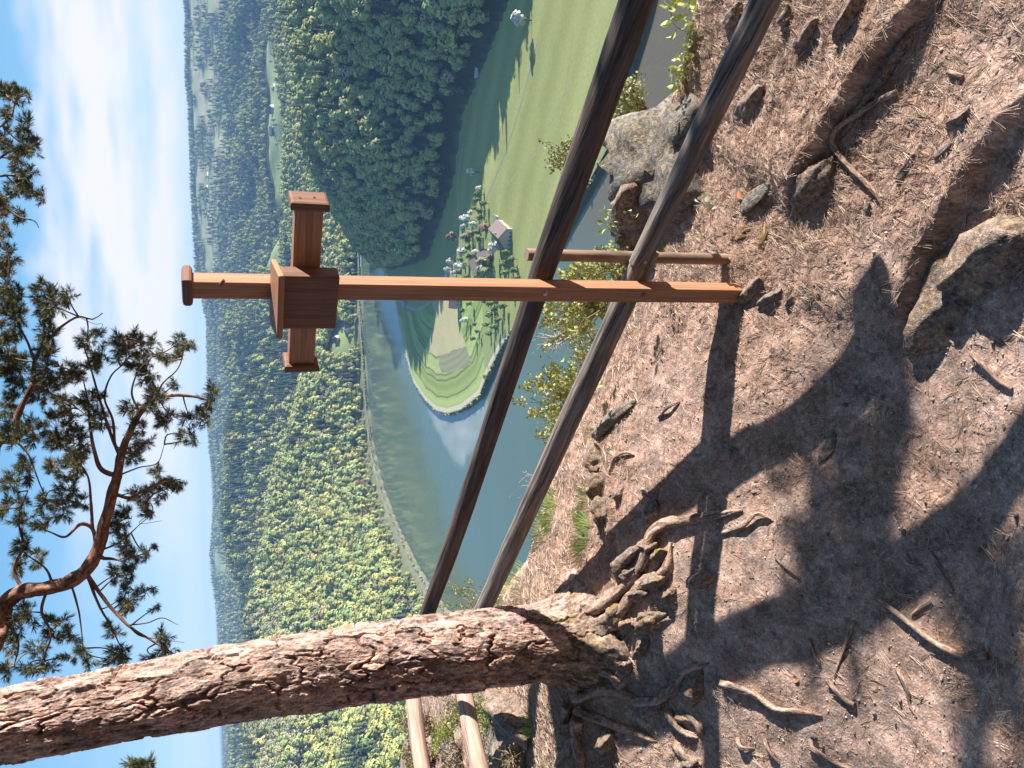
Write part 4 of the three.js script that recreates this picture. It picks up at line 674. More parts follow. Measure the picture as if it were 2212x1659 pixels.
  // crown above the picture
  const cl = [], ql = rng(8); for (let i = 0; i < 12; i++) { const y = 3.6 + i * 0.45, a = i * 2.4, p = trunkAxis(y), L = 1.9 - i * 0.1; const e = p.clone().add(V(Math.cos(a) * L, 0.5, Math.sin(a) * L)); mesh('limb', limbGeo(smooth([p, p.clone().lerp(e, 0.5).add(V(0, 0.15, 0)), e], 12), (t) => mix(0.045, 0.01, t), 8), branchMat, pine); for (let j = 0; j < 110; j++) { const c = p.clone().lerp(e, 0.45 + 0.6 * ql()).add(V((ql() - 0.5) * 0.8, (ql() - 0.3) * 0.5, (ql() - 0.5) * 0.8)); cl.push({ v: j % 3, p: c, d: V(ql() - 0.5, ql(), ql() - 0.5).normalize(), s: 2.2 + ql(), c: [0.10, 0.11, 0.045] }); } }
  tuftMesh(cl, pine, 'crown_needles');
}
{ const q = rng(4); const b = [trunkAxis(2.4), at(110, 1790, 4.0), at(230, 1740, 4.1), [285, 1680], [305, 1645]]; bough(b, [0.03, 0.003], pine, "branch", 4.1);
  const list = []; for (let i = 0; i < 26; i++) { const a = q() * 6.283, k = Math.sqrt(q()); list.push({ v: i % 3, p: at(308 + Math.cos(a) * 17 * k, 1648 + Math.sin(a) * 16 * k, 4.1 + (q() - 0.5) * 0.12), d: V(Math.sin(a), 0.4 - Math.cos(a) * 0.6, q() - 0.5).normalize(), s: 0.9 + q() * 0.4, c: [0.10, 0.115, 0.045] }); } tuftMesh(list, pine); }

// ── roots of the pine, breaking out of the trodden ground
const rootMat = std({ map: barkNoise, color: rgb(0.86, 0.70, 0.58), roughness: 0.9, bumpMap: barkNoise, bumpScale: 0.004 });
function groundPath(px, lift, n) { const c = smooth(px.map(([X, Y, l]) => { const p = hit(X, Y); p.y += lift + (l ?? 0); return p; }), n ?? px.length * 9); return c; }
const zA = (x, y, l) => [1016.6 + x * 0.3873, 1016.6 + y * 0.3873, l], zB = (x, y, l) => [1534.3 + x * 0.3465, 1084.3 + y * 0.3465, l], zC = (x, y, l) => [1626.5 + x * 0.3675, y * 0.3675, l], zD = (x, y, l) => [1534.3 + x * 0.3677, 542 + y * 0.3677, l], zE = (x, y, l) => [1016.5 + x * 0.4085, 406.6 + y * 0.4085, l], zF = (x, y, l) => [1084.3 + x * 0.3677, y * 0.3677, l];
const rootBump = (s) => (t, a, p, r, L) => r * (0.75 * fbm(Math.cos(a) * 1.1 + s, L * 9, Math.sin(a) * 1.1, 4) + 0.22 * nz(Math.cos(a) * 5 + s, L * 3, Math.sin(a) * 5));
function root(px, r0, r1, seed, lift = 0.1) { r0 *= r0 > 0.03 ? 0.58 : 0.9; r1 *= 0.85; const c = groundPath(px.map(([X, Y, l]) => [X, Y, l > 0.015 ? l * 0.4 : l]), (r0 + r1) / 2 * lift); mesh('root', limbGeo(c, (t) => mix(r0, r1, t) * (t > 0.86 ? 1 - (t - 0.86) * 4 : 1), 16, rootBump(seed)), rootMat, pine); }
root([zA(540, 820, 0.10), zA(700, 770, 0.05), zA(880, 640, 0.03), zA(985, 470, 0.03), zA(1050, 320, 0.03), zA(1280, 262, 0.02), zA(1530, 222, -0.02)], 0.075, 0.022, 1);
root([zA(600, 900, 0.10), zA(830, 800, 0.04), zA(950, 640, 0.02), zA(1095, 560, 0.02), zA(1120, 400, 0.0)], 0.062, 0.03, 2);
root([zA(640, 930, 0.06), zA(760, 880, 0.03), zA(900, 850, 0.02), zA(1140, 820, -0.01)], 0.045, 0.022, 3);
root([zA(640, 1080, 0.06), zA(800, 1150, 0.02), zA(840, 1200, 0.01), zA(900, 1100, -0.02)], 0.04, 0.016, 4);
root([zA(600, 1260, 0.08), zA(800, 1220, 0.02), zA(960, 1290, 0.02), zA(1100, 1250, 0.02), zA(1220, 1120, 0.02), zA(1340, 1060, -0.02)], 0.05, 0.024, 5);
root([zA(610, 1330, 0.06), zA(760, 1400, 0.02), zA(930, 1460, 0.01), zA(1060, 1520, -0.02)], 0.045, 0.018, 6);
root([zA(560, 1310, 0.06), zA(545, 1420, 0.02), zA(560, 1520, 0.02), zA(470, 1650, 0.0)], 0.05, 0.025, 7);
root([zA(620, 1380, 0.05), zA(600, 1500, 0.02), zA(640, 1640, 0.02), zA(620, 1760, 0)], 0.06, 0.04, 8);
root([zA(1110, 1340, 0.01), zA(1180, 1440, 0.015), zA(1270, 1490, 0.0)], 0.026, 0.014, 9);
root([zA(1160, 1370), zA(1250, 1400), zA(1300, 1480)], 0.03, 0.016, 10);
root([zA(1140, 1520), zA(1200, 1590, 0.01), zA(1290, 1640)], 0.024, 0.014, 11);
root([zB(80, 1130), zB(170, 1150, 0.01), zB(300, 1200, 0.01), zB(430, 1290, 0.01), zB(560, 1300, 0.01), zB(700, 1330, -0.005)], 0.021, 0.010, 12, 0.6);
root([zB(80, 190), zB(220, 150, 0.03), zB(320, 70, 0.045), zB(370, 90, 0.02), zB(395, 120, -0.005)], 0.012, 0.009, 13, 0.5);
root([zB(-60, 100), zB(60, 80, 0.02), zB(210, 50, 0)], 0.020, 0.010, 14, 0.6);
root([zC(860, 540), zC(760, 590, 0.02), zC(620, 690, 0.05), zC(530, 760, 0.06), zC(495, 830, 0.06), zC(540, 930, 0.03), zC(640, 1040, 0.02), zC(720, 1120, 0.01), zC(765, 1215, -0.005)], 0.013, 0.009, 15, 0.6);
root([zE(740, 1500), zE(770, 1430, 0.02), zE(840, 1395, 0.03), zE(870, 1410)], 0.011, 0.007, 16, 0.6);
root([zE(1000, 1210), zE(1060, 1160, 0.015), zE(1110, 1125)], 0.010, 0.006, 17, 0.6);
root([zE(910, 1590), zE(950, 1620, 0.015), zE(1000, 1650)], 0.014, 0.008, 18, 0.6);
root([zB(170, 1470), zB(215, 1525, 0.015), zB(280, 1535)], 0.012, 0.008, 19, 0.6);
root([zB(345, 1470), zB(385, 1550, 0.012), zB(435, 1630)], 0.012, 0.008, 20, 0.6);
root([zB(630, 1530), zB(750, 1600, 0.01), zB(900, 1670)], 0.015, 0.010, 21, 0.5);
root([zB(900, 740), zB(845, 920, 0.008), zB(775, 1090)], 0.008, 0.006, 22, 0.6);
root([zB(1165, 1030), zB(1240, 1170, 0.008), zB(1250, 1270), zB(1290, 1340)], 0.009, 0.006, 23, 0.5);
root([zB(1370, 310), zB(1465, 440, 0.01), zB(1525, 575)], 0.0065, 0.005, 24, 0.6);
root([zB(1210, 290), zB(1250, 370, 0.008), zB(1330, 395)], 0.008, 0.005, 25, 0.5);

// ── loose sticks
const stickMat = std({ map: barkNoise, color: rgb(0.72, 0.60, 0.50), roughness: 0.9 });
function stick(px, r0, r1, seed, label, mat = stickMat) { const c = groundPath(px, r0 * 0.8, px.length * 8); return solo('fallen_branch', limbGeo(c, (t) => mix(r0, r1, t), 10, rootBump(seed)), mat, label, 'stick'); }
stick([zB(1055, 590, 0.01), zB(1200, 700, 0.012), zB(1350, 820, 0.01), zB(1480, 905, 0.012), zB(1590, 945, 0.01), zB(1740, 960)], 0.0085, 0.016, 31, 'long bleached dead branch lying half in a sun fleck');
stick([zB(750, 1110, 0.004), zB(800, 1170, 0.006), zB(870, 1240, 0.006), zB(915, 1262, 0.004)], 0.011, 0.010, 32, 'short thick bleached stick beside a thin dark root');
stick([zB(410, 340), zB(490, 420, 0.004), zB(565, 475)], 0.006, 0.004, 33, 'thin stick at the edge of the broad shadow strip');
stick([zB(1265, 700), zB(1320, 660, 0.003), zB(1385, 625)], 0.006, 0.007, 34, 'short dark stick across from the long bleached branch');
stick([zD(1550, 610, 0.004), zD(1640, 700, 0.006), zD(1700, 760, 0.004), zD(1780, 810)], 0.009, 0.006, 35, 'pale crooked stick next to the big ochre boulder');
stick([zB(620, 850), zB(660, 960, 0.003), zB(685, 1000)], 0.007, 0.006, 36, 'dull grey twig lying in the rail shadow');
stick([zC(1160, 425, 0.004), zC(1245, 455, 0.004)], 0.009, 0.008, 37, 'stubby pale wood piece above the right hand boulders');
stick([zC(1325, 1250, 0.004), zC(1425, 1235, 0.004)], 0.006, 0.006, 38, 'straight pale twig against the rock step by the big boulder');
stick([zE(1085, 640), zE(1105, 690, 0.003), zE(1100, 750)], 0.007, 0.004, 39, 'slim curved twig on the litter left of the cross');

// ── stones
const stoneTex = tex(512, 512, (s, t) => { const a = tnA(s * 9, t * 9, 9, 9), b = tnB(s * 40, t * 40, 40, 40), c = tnC(s * 130, t * 130, 130, 130), d = tnA(s * 250, t * 250, 250, 250); let v = 0.52 + (a - 0.5) * 0.20 + (b - 0.5) * 0.24 + (c - 0.5) * 0.22 + (d - 0.5) * 0.14; const w = tnC(s * 14 + 5, t * 14, 14, 14) - 0.5; return [v * (1.03 + 0.16 * w), v * (0.97 + 0.06 * w), v * (0.90 - 0.1 * w)]; });
const stoneMat = (r, g, b) => std({ map: stoneTex, color: rgb(r, g, b), bumpMap: stoneTex, bumpScale: 0.007, roughness: 0.95, vertexColors: true });
const stoneBrown = stoneMat(1.15, 0.93, 0.80), stoneGrey = stoneMat(1.1, 1.01, 0.91);
function rockGeo(seed, sx, sy, sz, rough = 1, det = 5, tint) {
  let g = new THREE.IcosahedronGeometry(1, det); g.deleteAttribute('uv'); g.deleteAttribute('normal'); g = mergeVertices(g, 1e-5);
  const q = rng(seed), planes = []; for (let i = 0; i < 15; i++) planes.push([V(q() - 0.5, q() - 0.5, q() - 0.5).normalize(), 0.50 + 0.38 * q()]);
  const p = g.attributes.position, v = V(0, 0, 0), uv = new Float32Array(p.count * 2), m = Math.max(sx, sy, sz);
  for (let i = 0; i < p.count; i++) {
    v.fromBufferAttribute(p, i); for (const [n, d] of planes) { const e = v.dot(n) - d; if (e > 0) v.addScaledVector(n, -e * 0.88); }
    const k = 1 + rough * (0.30 * fbm(v.x * 1.6 + seed, v.y * 1.6, v.z * 1.6, 3) + 0.16 * fbm(v.x * 4 + seed, v.y * 4, v.z * 4, 3) + 0.07 * Math.abs(fbm(v.x * 9, v.y * 9 + seed, v.z * 9, 3)) + 0.05 * fbm(v.x * 17, v.y * 17 + seed, v.z * 17, 2)); v.multiplyScalar(k);
    p.setXYZ(i, v.x * sx, v.y * sy, v.z * sz); 
  }
  g.computeVertexNormals(); g = g.toNonIndexed(); { const P = g.attributes.position, A = V(0, 0, 0), B = V(0, 0, 0), C = V(0, 0, 0), u2 = new Float32Array(P.count * 2); for (let i = 0; i < P.count; i += 3) { A.fromBufferAttribute(P, i); B.fromBufferAttribute(P, i + 1).sub(A); C.fromBufferAttribute(P, i + 2).sub(A); const n = B.cross(C), ax = Math.abs(n.x), ay = Math.abs(n.y), az = Math.abs(n.z); for (let k = 0; k < 3; k++) { A.fromBufferAttribute(P, i + k); const [s, t] = ay > ax && ay > az ? [A.x, A.z] : ax > az ? [A.z, A.y] : [A.x, A.y]; u2[(i + k) * 2] = s / 0.5; u2[(i + k) * 2 + 1] = t / 0.5; } } g.setAttribute('uv', new THREE.BufferAttribute(u2, 2)); }
  setColors(g, (P, N) => { const l = fbm(P.x * 22 + seed, P.y * 22, P.z * 22, 3); const c = 0.9 + 0.25 * fbm(P.x * 6, P.y * 6 + seed, P.z * 6, 3); if (tint && l + 0.0 > tint[3]) return tint.slice(0, 3); return [c, c, c]; });
  return g;
}
// stone laid from pixel A to pixel B (its long axis on the ground), with cross width and height in metres
function stone(A, B, wid, hgt, seed, mat, label, opt = {}) {
  const a = opt.free ? at(A[0], A[1], opt.free) : hit(...A), b = opt.free ? at(B[0], B[1], opt.free2 ?? opt.free) : hit(...B), L = a.distanceTo(b), c = a.clone().lerp(b, 0.5), x = b.clone().sub(a).normalize();
  const g = rockGeo(seed, L / 2 * 1.05, hgt, wid / 2, opt.rough ?? 1, opt.det ?? 5, opt.tint); const m = solo(opt.name ?? 'stone', g, mat, label, opt.cat ?? 'stone', opt.group);
  const up0 = opt.free ? UPY.clone() : gN(c.x, -c.z, 0.12); const z = x.clone().cross(up0).normalize(), u = z.clone().cross(x).normalize(); if (opt.lean) { const le = opt.lean; u.applyAxisAngle(x, le); z.applyAxisAngle(x, le); }
  m.quaternion.setFromRotationMatrix(new THREE.Matrix4().makeBasis(x, u, z)); m.position.copy(c).addScaledVector(UPY, hgt * (opt.sink ?? 0.15)); return m;
}
const moss = [0.30, 0.22, 0.04];
stone([1500, 190], [1228, 475], 0.92, 0.40, 61, stoneMat(0.82, 0.80, 0.76), 'large lichen grey boulder poking out beyond the lower rail', { name: 'boulder', cat: 'boulder', free: 4.35, free2: 4.15, rough: 1.9, det: 6, sink: -0.62, tint: [1.6, 1.6, 1.45, 0.27] });
stone([1340, 500], [1258, 400], 0.5, 0.25, 62, stoneBrown, 'lichen spotted rock face below the lichen grey boulder', { name: 'boulder', cat: 'boulder', free: 4.3, rough: 1.3, det: 6, sink: -0.9, tint: [1.7, 1.8, 1.9, 0.36] });
stone([2030, -40], [1790, 330], 0.12, 0.07, 63, stoneBrown, 'long brown rock ledge throwing a black shadow beside the arched root', { name: 'rock_ledge', cat: 'rock', det: 6, sink: -0.45 });
stone([1800, 335], [1700, 470], 0.17, 0.10, 64, stoneBrown, 'blunt brown boulder at the end of the rock ledge', { name: 'boulder', cat: 'boulder', det: 6, sink: -0.15 });
stone([2260, 470], [2050, 640], 0.30, 0.16, 66, stoneBrown, 'big rounded ochre boulder beside a rock step', { name: 'boulder', cat: 'boulder', det: 6, sink: -0.25, tint: [1.1, 0.95, 0.7, 0.36] });
stone([2090, 540], [1990, 790], 0.26, 0.07, 67, stoneBrown, 'low ochre rock shelf in front of the big boulder', { name: 'rock_ledge', cat: 'rock', det: 6, sink: 0 });
stone([2040, 600], [1935, 800], 0.13, 0.05, 68, stoneBrown, 'flat brown stone plate beside the low rock shelf', { name: 'rock_ledge', cat: 'rock', det: 6, sink: -0.1 });
stone([1870, -20], [1800, 110], 0.08, 0.055, 69, stoneBrown, 'ragged rock fin near the end of the lower rail', { det: 5 });
stone([1775, 30], [1725, 115], 0.07, 0.04, 70, stoneBrown, 'brown stone lying on reddish litter past the lower rail');
stone([1710, 10], [1690, 60], 0.07, 0.035, 71, stoneBrown, 'flat brown stone touching the lower rail');
stone([1655, 190], [1590, 260], 0.11, 0.05, 72, stoneBrown, 'brown stone half under the lower rail');
stone([1610, 10], [1565, 60], 0.11, 0.05, 73, stoneGrey, 'grey brown stone between the rail and the drop');
stone([1660, 400], [1600, 460], 0.10, 0.018, 74, stoneGrey, 'flat grey stone level with the litter by the dry leaf', { sink: 0.3 });
stone([2095, 235], [2050, 280], 0.05, 0.032, 75, stoneBrown, 'fist sized stone above the rock step beside the big boulder');
stone([2060, 305], [2020, 345], 0.04, 0.022, 76, stoneBrown, 'small rounded stone near the fist sized stone');
stone([1980, 330], [1935, 400], 0.035, 0.02, 77, stoneBrown, 'narrow stone lying between two rock ledges');
stone([1660, 590], [1600, 655], 0.07, 0.05, 78, stoneBrown, 'mossy stone against the foot of the cross', { tint: [1.0, 0.8, 0.25, 0.1] });
stone([1690, 625], [1640, 660], 0.045, 0.03, 79, stoneBrown, 'small stone next to the foot of the cross');
stone([1720, 640], [1696, 660], 0.03, 0.02, 80, stoneBrown, 'pebble sized stone right of the cross foot');
stone([1372, 872], [1262, 955], 0.10, 0.05, 81, stoneGrey, 'long pale stone slab with yellow moss at its end', { det: 6, name: 'rock_ledge', cat: 'rock', tint: [1.2, 1.1, 0.8, 0.2] });
for (const [i, [A, B, w, h]] of [[[1282, 955], [1296, 1025], 0.13, 0.085], [[1290, 1010], [1302, 1085], 0.12, 0.095], [[1296, 1070], [1306, 1145], 0.11, 0.08]].entries()) stone(A, B, w, h, 821 + i * 5, stoneBrown, ['rough rock step under the yellow moss cushion', 'rough rock step in the middle of the edge ledge', 'rough rock step ending at the fresh green grass'][i], { det: 6, rough: 1.6, name: 'rock_ledge', cat: 'rock', sink: 0.1 });
stone([1345, 1050], [1330, 1085], 0.06, 0.05, 83, stoneBrown, 'upright stone stub in the litter below the rock step');
stone([1410, 1160], [1310, 1250], 0.12, 0.075, 84, stoneBrown, 'rounded rock between the roots of the pine', { det: 6 });
stone([1420, 1075], [1400, 1130], 0.10, 0.05, 85, stoneGrey, 'pale stone under the first pine root');
stone([1545, 1240], [1490, 1270], 0.09, 0.06, 86, stoneBrown, 'knobbly stone casting shadow beyond the root cluster');
stone([1440, 1330], [1375, 1370], 0.10, 0.075, 87, stoneBrown, 'mossy rock wedged between two pine roots', { tint: [1.0, 0.85, 0.25, 0.12] });
stone([1330, 1345], [1265, 1380], 0.10, 0.07, 88, stoneBrown, 'rough rock at the mossy foot of the pine', { tint: [1.0, 0.85, 0.25, 0.05] });
stone([1400, 1380], [1375, 1430], 0.06, 0.04, 89, stoneBrown, 'small pale rock under the mossy rock');
stone([1350, 1480], [1310, 1500], 0.05, 0.035, 90, stoneBrown, 'little rock casting shadow at the shaded side of the pine');
stone([1510, 1430], [1490, 1520], 0.10, 0.05, 91, stoneBrown, 'low grey hump of rock in the upper rail shadow', { sink: 0 });
stone([1800, 930], [1770, 1000], 0.07, 0.012, 92, stoneBrown, 'flat stone flush with the trodden soil in the shadow strip', { sink: 0.3 });
stone([1560, 960], [1600, 985], 0.035, 0.022, 93, stoneGrey, 'pale stone where the cross shadow meets the rail shadow');
for (const [i, [x, y, L, w, h]] of [[750, 870, 110, 0.09, 0.06], [840, 790, 90, 0.08, 0.05], [900, 560, 100, 0.07, 0.05], [1000, 430, 90, 0.07, 0.045], [1060, 610, 110, 0.08, 0.06], [1075, 480, 80, 0.06, 0.045], [950, 690, 90, 0.07, 0.05], [890, 860, 90, 0.06, 0.045], [740, 950, 80, 0.06, 0.05], [1120, 700, 70, 0.05, 0.035], [1020, 830, 100, 0.07, 0.045], [690, 790, 90, 0.07, 0.05], [880, 1110, 70, 0.05, 0.04], [700, 1000, 70, 0.05, 0.04], [970, 980, 60, 0.04, 0.03], [1000, 1330, 90, 0.06, 0.035], [760, 1500, 110, 0.08, 0.05], [1240, 1250, 90, 0.07, 0.03], [560, 1450, 100, 0.08, 0.06], [1220, 1640, 80, 0.05, 0.03]].entries()) { const [X, Y] = zA(x, y); stone([X + L * 0.24, Y - L * 0.17], [X - L * 0.24, Y + L * 0.17], w * 1.5, h * 1.25, 701 + i * 3, i % 3 ? stoneBrown : stoneBrown, 'craggy brown rock wedged among the pine roots', { det: 5, rough: 1.7, sink: 0.15, group: 'rocks among the pine roots', tint: i % 4 === 1 ? [1.0, 0.85, 0.3, 0.2] : undefined }); }
// left, beyond the fence
stone([1160, 1600], [1075, 1500], 0.4, 0.2, 94, stoneBrown, 'brown boulder behind the pine below the pale fence', { name: 'boulder', cat: 'boulder', det: 6, sink: 0, tint: [1.5, 1.5, 1.5, 0.38] });
stone([1130, 1560], [1050, 1640], 0.6, 0.2, 95, stoneGrey, 'pale sunlit rock outcrop below the pale fence', { name: 'boulder', cat: 'boulder', det: 6, sink: -0.2 });
stone([1000, 1590], [975, 1640], 0.35, 0.16, 96, stoneGrey, 'white rock among scrub between the two pale rails', { name: 'boulder', cat: 'boulder', sink: -0.1 });
for (const [i, [X, Y, L, dp]] of [[1045, 1535, 60, 6.0], [1090, 1610, 50, 5.6], [960, 1545, 40, 7.0], [925, 1620, 50, 7.4], [1020, 1655, 50, 6.4], [1110, 1650, 45, 5.4], [940, 1650, 35, 7.2]].entries()) stone([X, Y], [X + L * 0.4, Y + L], 0.22, 0.10, 501 + i, i % 2 ? stoneGrey : stoneBrown, 'sunlit rock in the scrubby bank below the pale fence', { det: 4, sink: -0.1, group: 'rocks in the bank below the pale fence' });
{ const q = rng(301); for (let i = 0; i < 46; i++) { const X = 1560 + q() * 640, Y = 20 + q() * 1600, p = hit(X, Y), s = 0.006 + q() * q() * 0.014; const m = solo('pebble', rockGeo(400 + (i % 6), s * (1 + q() * 0.5), s * 0.7, s, 1, 2), q() < 0.3 ? stoneGrey : stoneBrown, 'single loose pebble lying on the trodden soil', 'pebble', 'loose pebbles on the path'); m.position.copy(p).add(V(0, s * 0.4, 0)); m.rotation.set(q() * 3, q() * 6, 0); } }

// ── forest litter (far too much to count)
const ndl = (() => { const q = rng(2), P = [], add = (a, b, c, w) => { const side = V(0, 0, 1).multiplyScalar(w), top = V(0, w * 1.4, 0); for (const [u, v] of [[a, b], [b, c]]) { const A = u.clone().add(side), B = u.clone().sub(side), C = u.clone().add(top), D = v.clone().add(side), E = v.clone().sub(side), F = v.clone().add(top); for (const t of [A, C, D, C, F, D, C, B, F, B, E, F]) P.push(t.x, t.y, t.z); } }; add(V(0, 0, 0), V(0.5, 0.05, 0.03), V(1, 0.02, 0.11), 0.012); add(V(0, 0, 0), V(0.5, 0.03, -0.07), V(0.95, 0.09, -0.10), 0.012); const g = new THREE.BufferGeometry(); g.setAttribute('position', new THREE.Float32BufferAttribute(P, 3)); g.computeVertexNormals(); return g; })();
const chip = (() => { const g = new THREE.CylinderGeometry(1, 0.9, 0.16, 6); const p = g.attributes.position; for (let i = 0; i < p.count; i++) { const n = nz(p.getX(i) * 2, p.getZ(i) * 2, 3); p.setXYZ(i, p.getX(i) * (1 + n * 0.6), p.getY(i) + n * 0.1, p.getZ(i) * 0.45 * (1 - n * 0.5)); } g.computeVertexNormals(); return g; })();
const grit = rockGeo(450, 1, 0.75, 0.9, 1, 1);
function scatter(name, geo, mat, n, seed, f, label) {
  const q = rng(seed), L = []; let guard = 0;
  while (L.length < n && guard++ < n * 8) { let x = -3.4 + q() * 6.2, D = 1.35 + Math.pow(q(), 1.15) * 4.4; if (q() < 0.07) { x = -2.2 - q() * 2.6; D = 4.6 + q() * 3.6; } if (Math.abs(x) > D * 0.66 + 0.3) continue; const b = brinkDist(x, D); if (b > 0.7) continue; const dens = clamp(0.10 + 0.9 * fbm(x * 0.9, D * 0.9, 3, 3) + 0.68 * sstep(-0.1, 0.9, x) + 0.5 * sstep(3.3, 4.1, D) + 0.35 * sstep(-0.9, -1.6, x) * sstep(2.6, 3.2, D) + 0.5 * fbm(x * 4, D * 4, 9, 2), 0.06, 1); const e = f(q, dens); if (!e) continue; const N = gN(x, D, 0.03); QT.setFromUnitVectors(UPY, N.add(V((q() - 0.5) * e.tilt, 0, (q() - 0.5) * e.tilt)).normalize()); const Q2 = new THREE.Quaternion().setFromAxisAngle(UPY, q() * 6.283); L.push([V(x, groundY(x, D) + e.up, -D), QT.clone().multiply(Q2), e.s, e.c]); }
  const m = new THREE.InstancedMesh(geo, mat, L.length); m.name = numbered(name); m.castShadow = m.receiveShadow = true; L.forEach(([p, r, s, c], i) => { M4.compose(p, r, s); m.setMatrixAt(i, M4); m.setColorAt(i, rgb(...c)); }); m.userData = { kind: 'stuff', label, category: 'litter' }; scene.add(m);
}
scatter('fallen_needles', ndl, std({ color: 0xffffff, roughness: 0.7 }), 42000, 71, (q, d) => { if (q() > d) return null; const l = 0.03 + q() * 0.042, k = 0.6 + 0.75 * q(), pale = q() < 0.42; return { tilt: 0.35, up: 0.001 + q() * 0.006, s: V(l, 0.056, 0.056), c: pale ? [0.72 * k, 0.56 * k, 0.43 * k] : [0.46 * k, 0.31 * k, 0.225 * k] }; }, 'reddish brown fallen pine needles over the cliff top ground');
scatter('bark_flakes', chip, std({ color: 0xffffff }), 4200, 72, (q, d) => { if (q() > d + 0.15) return null; const s = 0.004 + q() * q() * 0.013, k = 0.6 + 0.7 * q(); return { tilt: 0.9, up: s * 0.3, s: V(s, s * 0.7, s), c: q() < 0.4 ? [0.54 * k, 0.42 * k, 0.34 * k] : [0.38 * k, 0.26 * k, 0.20 * k] }; }, 'small flakes of bark and dry leaf on the ground');
scatter('grit', grit, std({ color: 0xffffff }), 15000, 73, (q, d) => { if (q() < d - 0.3) return null; const s = 0.0016 + q() * q() * q() * 0.0085, k = 0.65 + 0.6 * q(); return { tilt: 2, up: s * 0.4, s: V(s, s, s), c: [0.56 * k, 0.46 * k, 0.39 * k] }; }, 'coarse grit and crumbs of stone on the path');

// ───────────────────────── plants at the edge ─────────────────────────
function leafGeo(len, wid, fold = 0.25) { // pointed blade along +y, folded on the midrib
  const P = [], n = 6, idx = []; for (let i = 0; i <= n; i++) { const t = i / n, w = wid * Math.sin(Math.PI * Math.pow(t, 0.8)) * 0.5, z = -len * 0.18 * t * t; P.push(-w, t * len, z + w * fold, 0, t * len, z, w, t * len, z + w * fold); }
  for (let i = 0; i < n; i++) for (let k = 0; k < 2; k++) { const a = i * 3 + k; idx.push(a, a + 1, a + 3, a + 1, a + 4, a + 3); }
  const g = new THREE.BufferGeometry(); g.setAttribute('position', new THREE.Float32BufferAttribute(P, 3)); g.setIndex(idx); g.computeVertexNormals(); return g;
}
const leafM = (r, g, b) => new THREE.MeshPhysicalMaterial({ color: rgb(r * PAINT, g * PAINT, b * PAINT), roughness: 0.6, transmission: 0.35, thickness: 0, side: THREE.DoubleSide });
const lime = leafM(0.50, 0.60, 0.12), limePale = leafM(0.60, 0.64, 0.19), greenLeaf = leafM(0.34, 0.52, 0.11);
const stemMat = std({ color: rgb(0.24, 0.20, 0.11) }), greyTwig = std({ color: rgb(0.42, 0.38, 0.34) }), darkTwig = std({ color: rgb(0.12, 0.09, 0.07) });
const LG = [leafGeo(0.030, 0.020), leafGeo(0.036, 0.019), leafGeo(0.024, 0.015)];
const orient = (o, d, up) => { o.quaternion.setFromUnitVectors(UPY, d.clone().normalize()); o.rotateY(up); };
function sprig(label, vines, leaves, depth, seed, mats, size = 1, group) { // stems by pixel, leaves by pixel
  const q = rng(seed), t = thing('leafy_plant', label, 'plant', V(0, 0, 0), group); const all = [];
  for (const v of vines) { const c = smooth(v.map(([X, Y, d]) => at(X, Y, depth + (d ?? 0))), v.length * 6); all.push(...c); mesh('stem', limbGeo(c, (s) => mix(0.0028, 0.001, s), 6, null, false), stemMat, t); }
  for (const [X, Y, s] of leaves) { const p = at(X, Y, depth + (q() - 0.5) * 0.1); let b = all[0], bd = 9; for (const c of all) { const k = c.distanceTo(p); if (k < bd) { bd = k; b = c; } } const d = p.clone().sub(b); if (d.length() < 0.012) d.copy(V(q() - 0.5, q() - 0.3, q() - 0.5)).setLength(0.02); const base = p.clone().addScaledVector(d.clone().normalize(), -0.012); const m = mesh('leaf', LG[Math.floor(q() * 3)], mats[Math.floor(q() * mats.length)], t); m.position.copy(base); orient(m, d.clone().normalize().add(V((q() - 0.5) * 0.8, (q() - 0.3) * 0.8, (q() - 0.5) * 0.8)), q() * 6); m.scale.setScalar(size * (s ?? 1) * (0.75 + 0.5 * q())); if (bd > 0.02) mesh('petiole', limbGeo([b, b.clone().lerp(base, 0.6).add(V(0, 0.004, 0)), base], 0.0007, 4, null, false), stemMat, t); }
  return t;
}
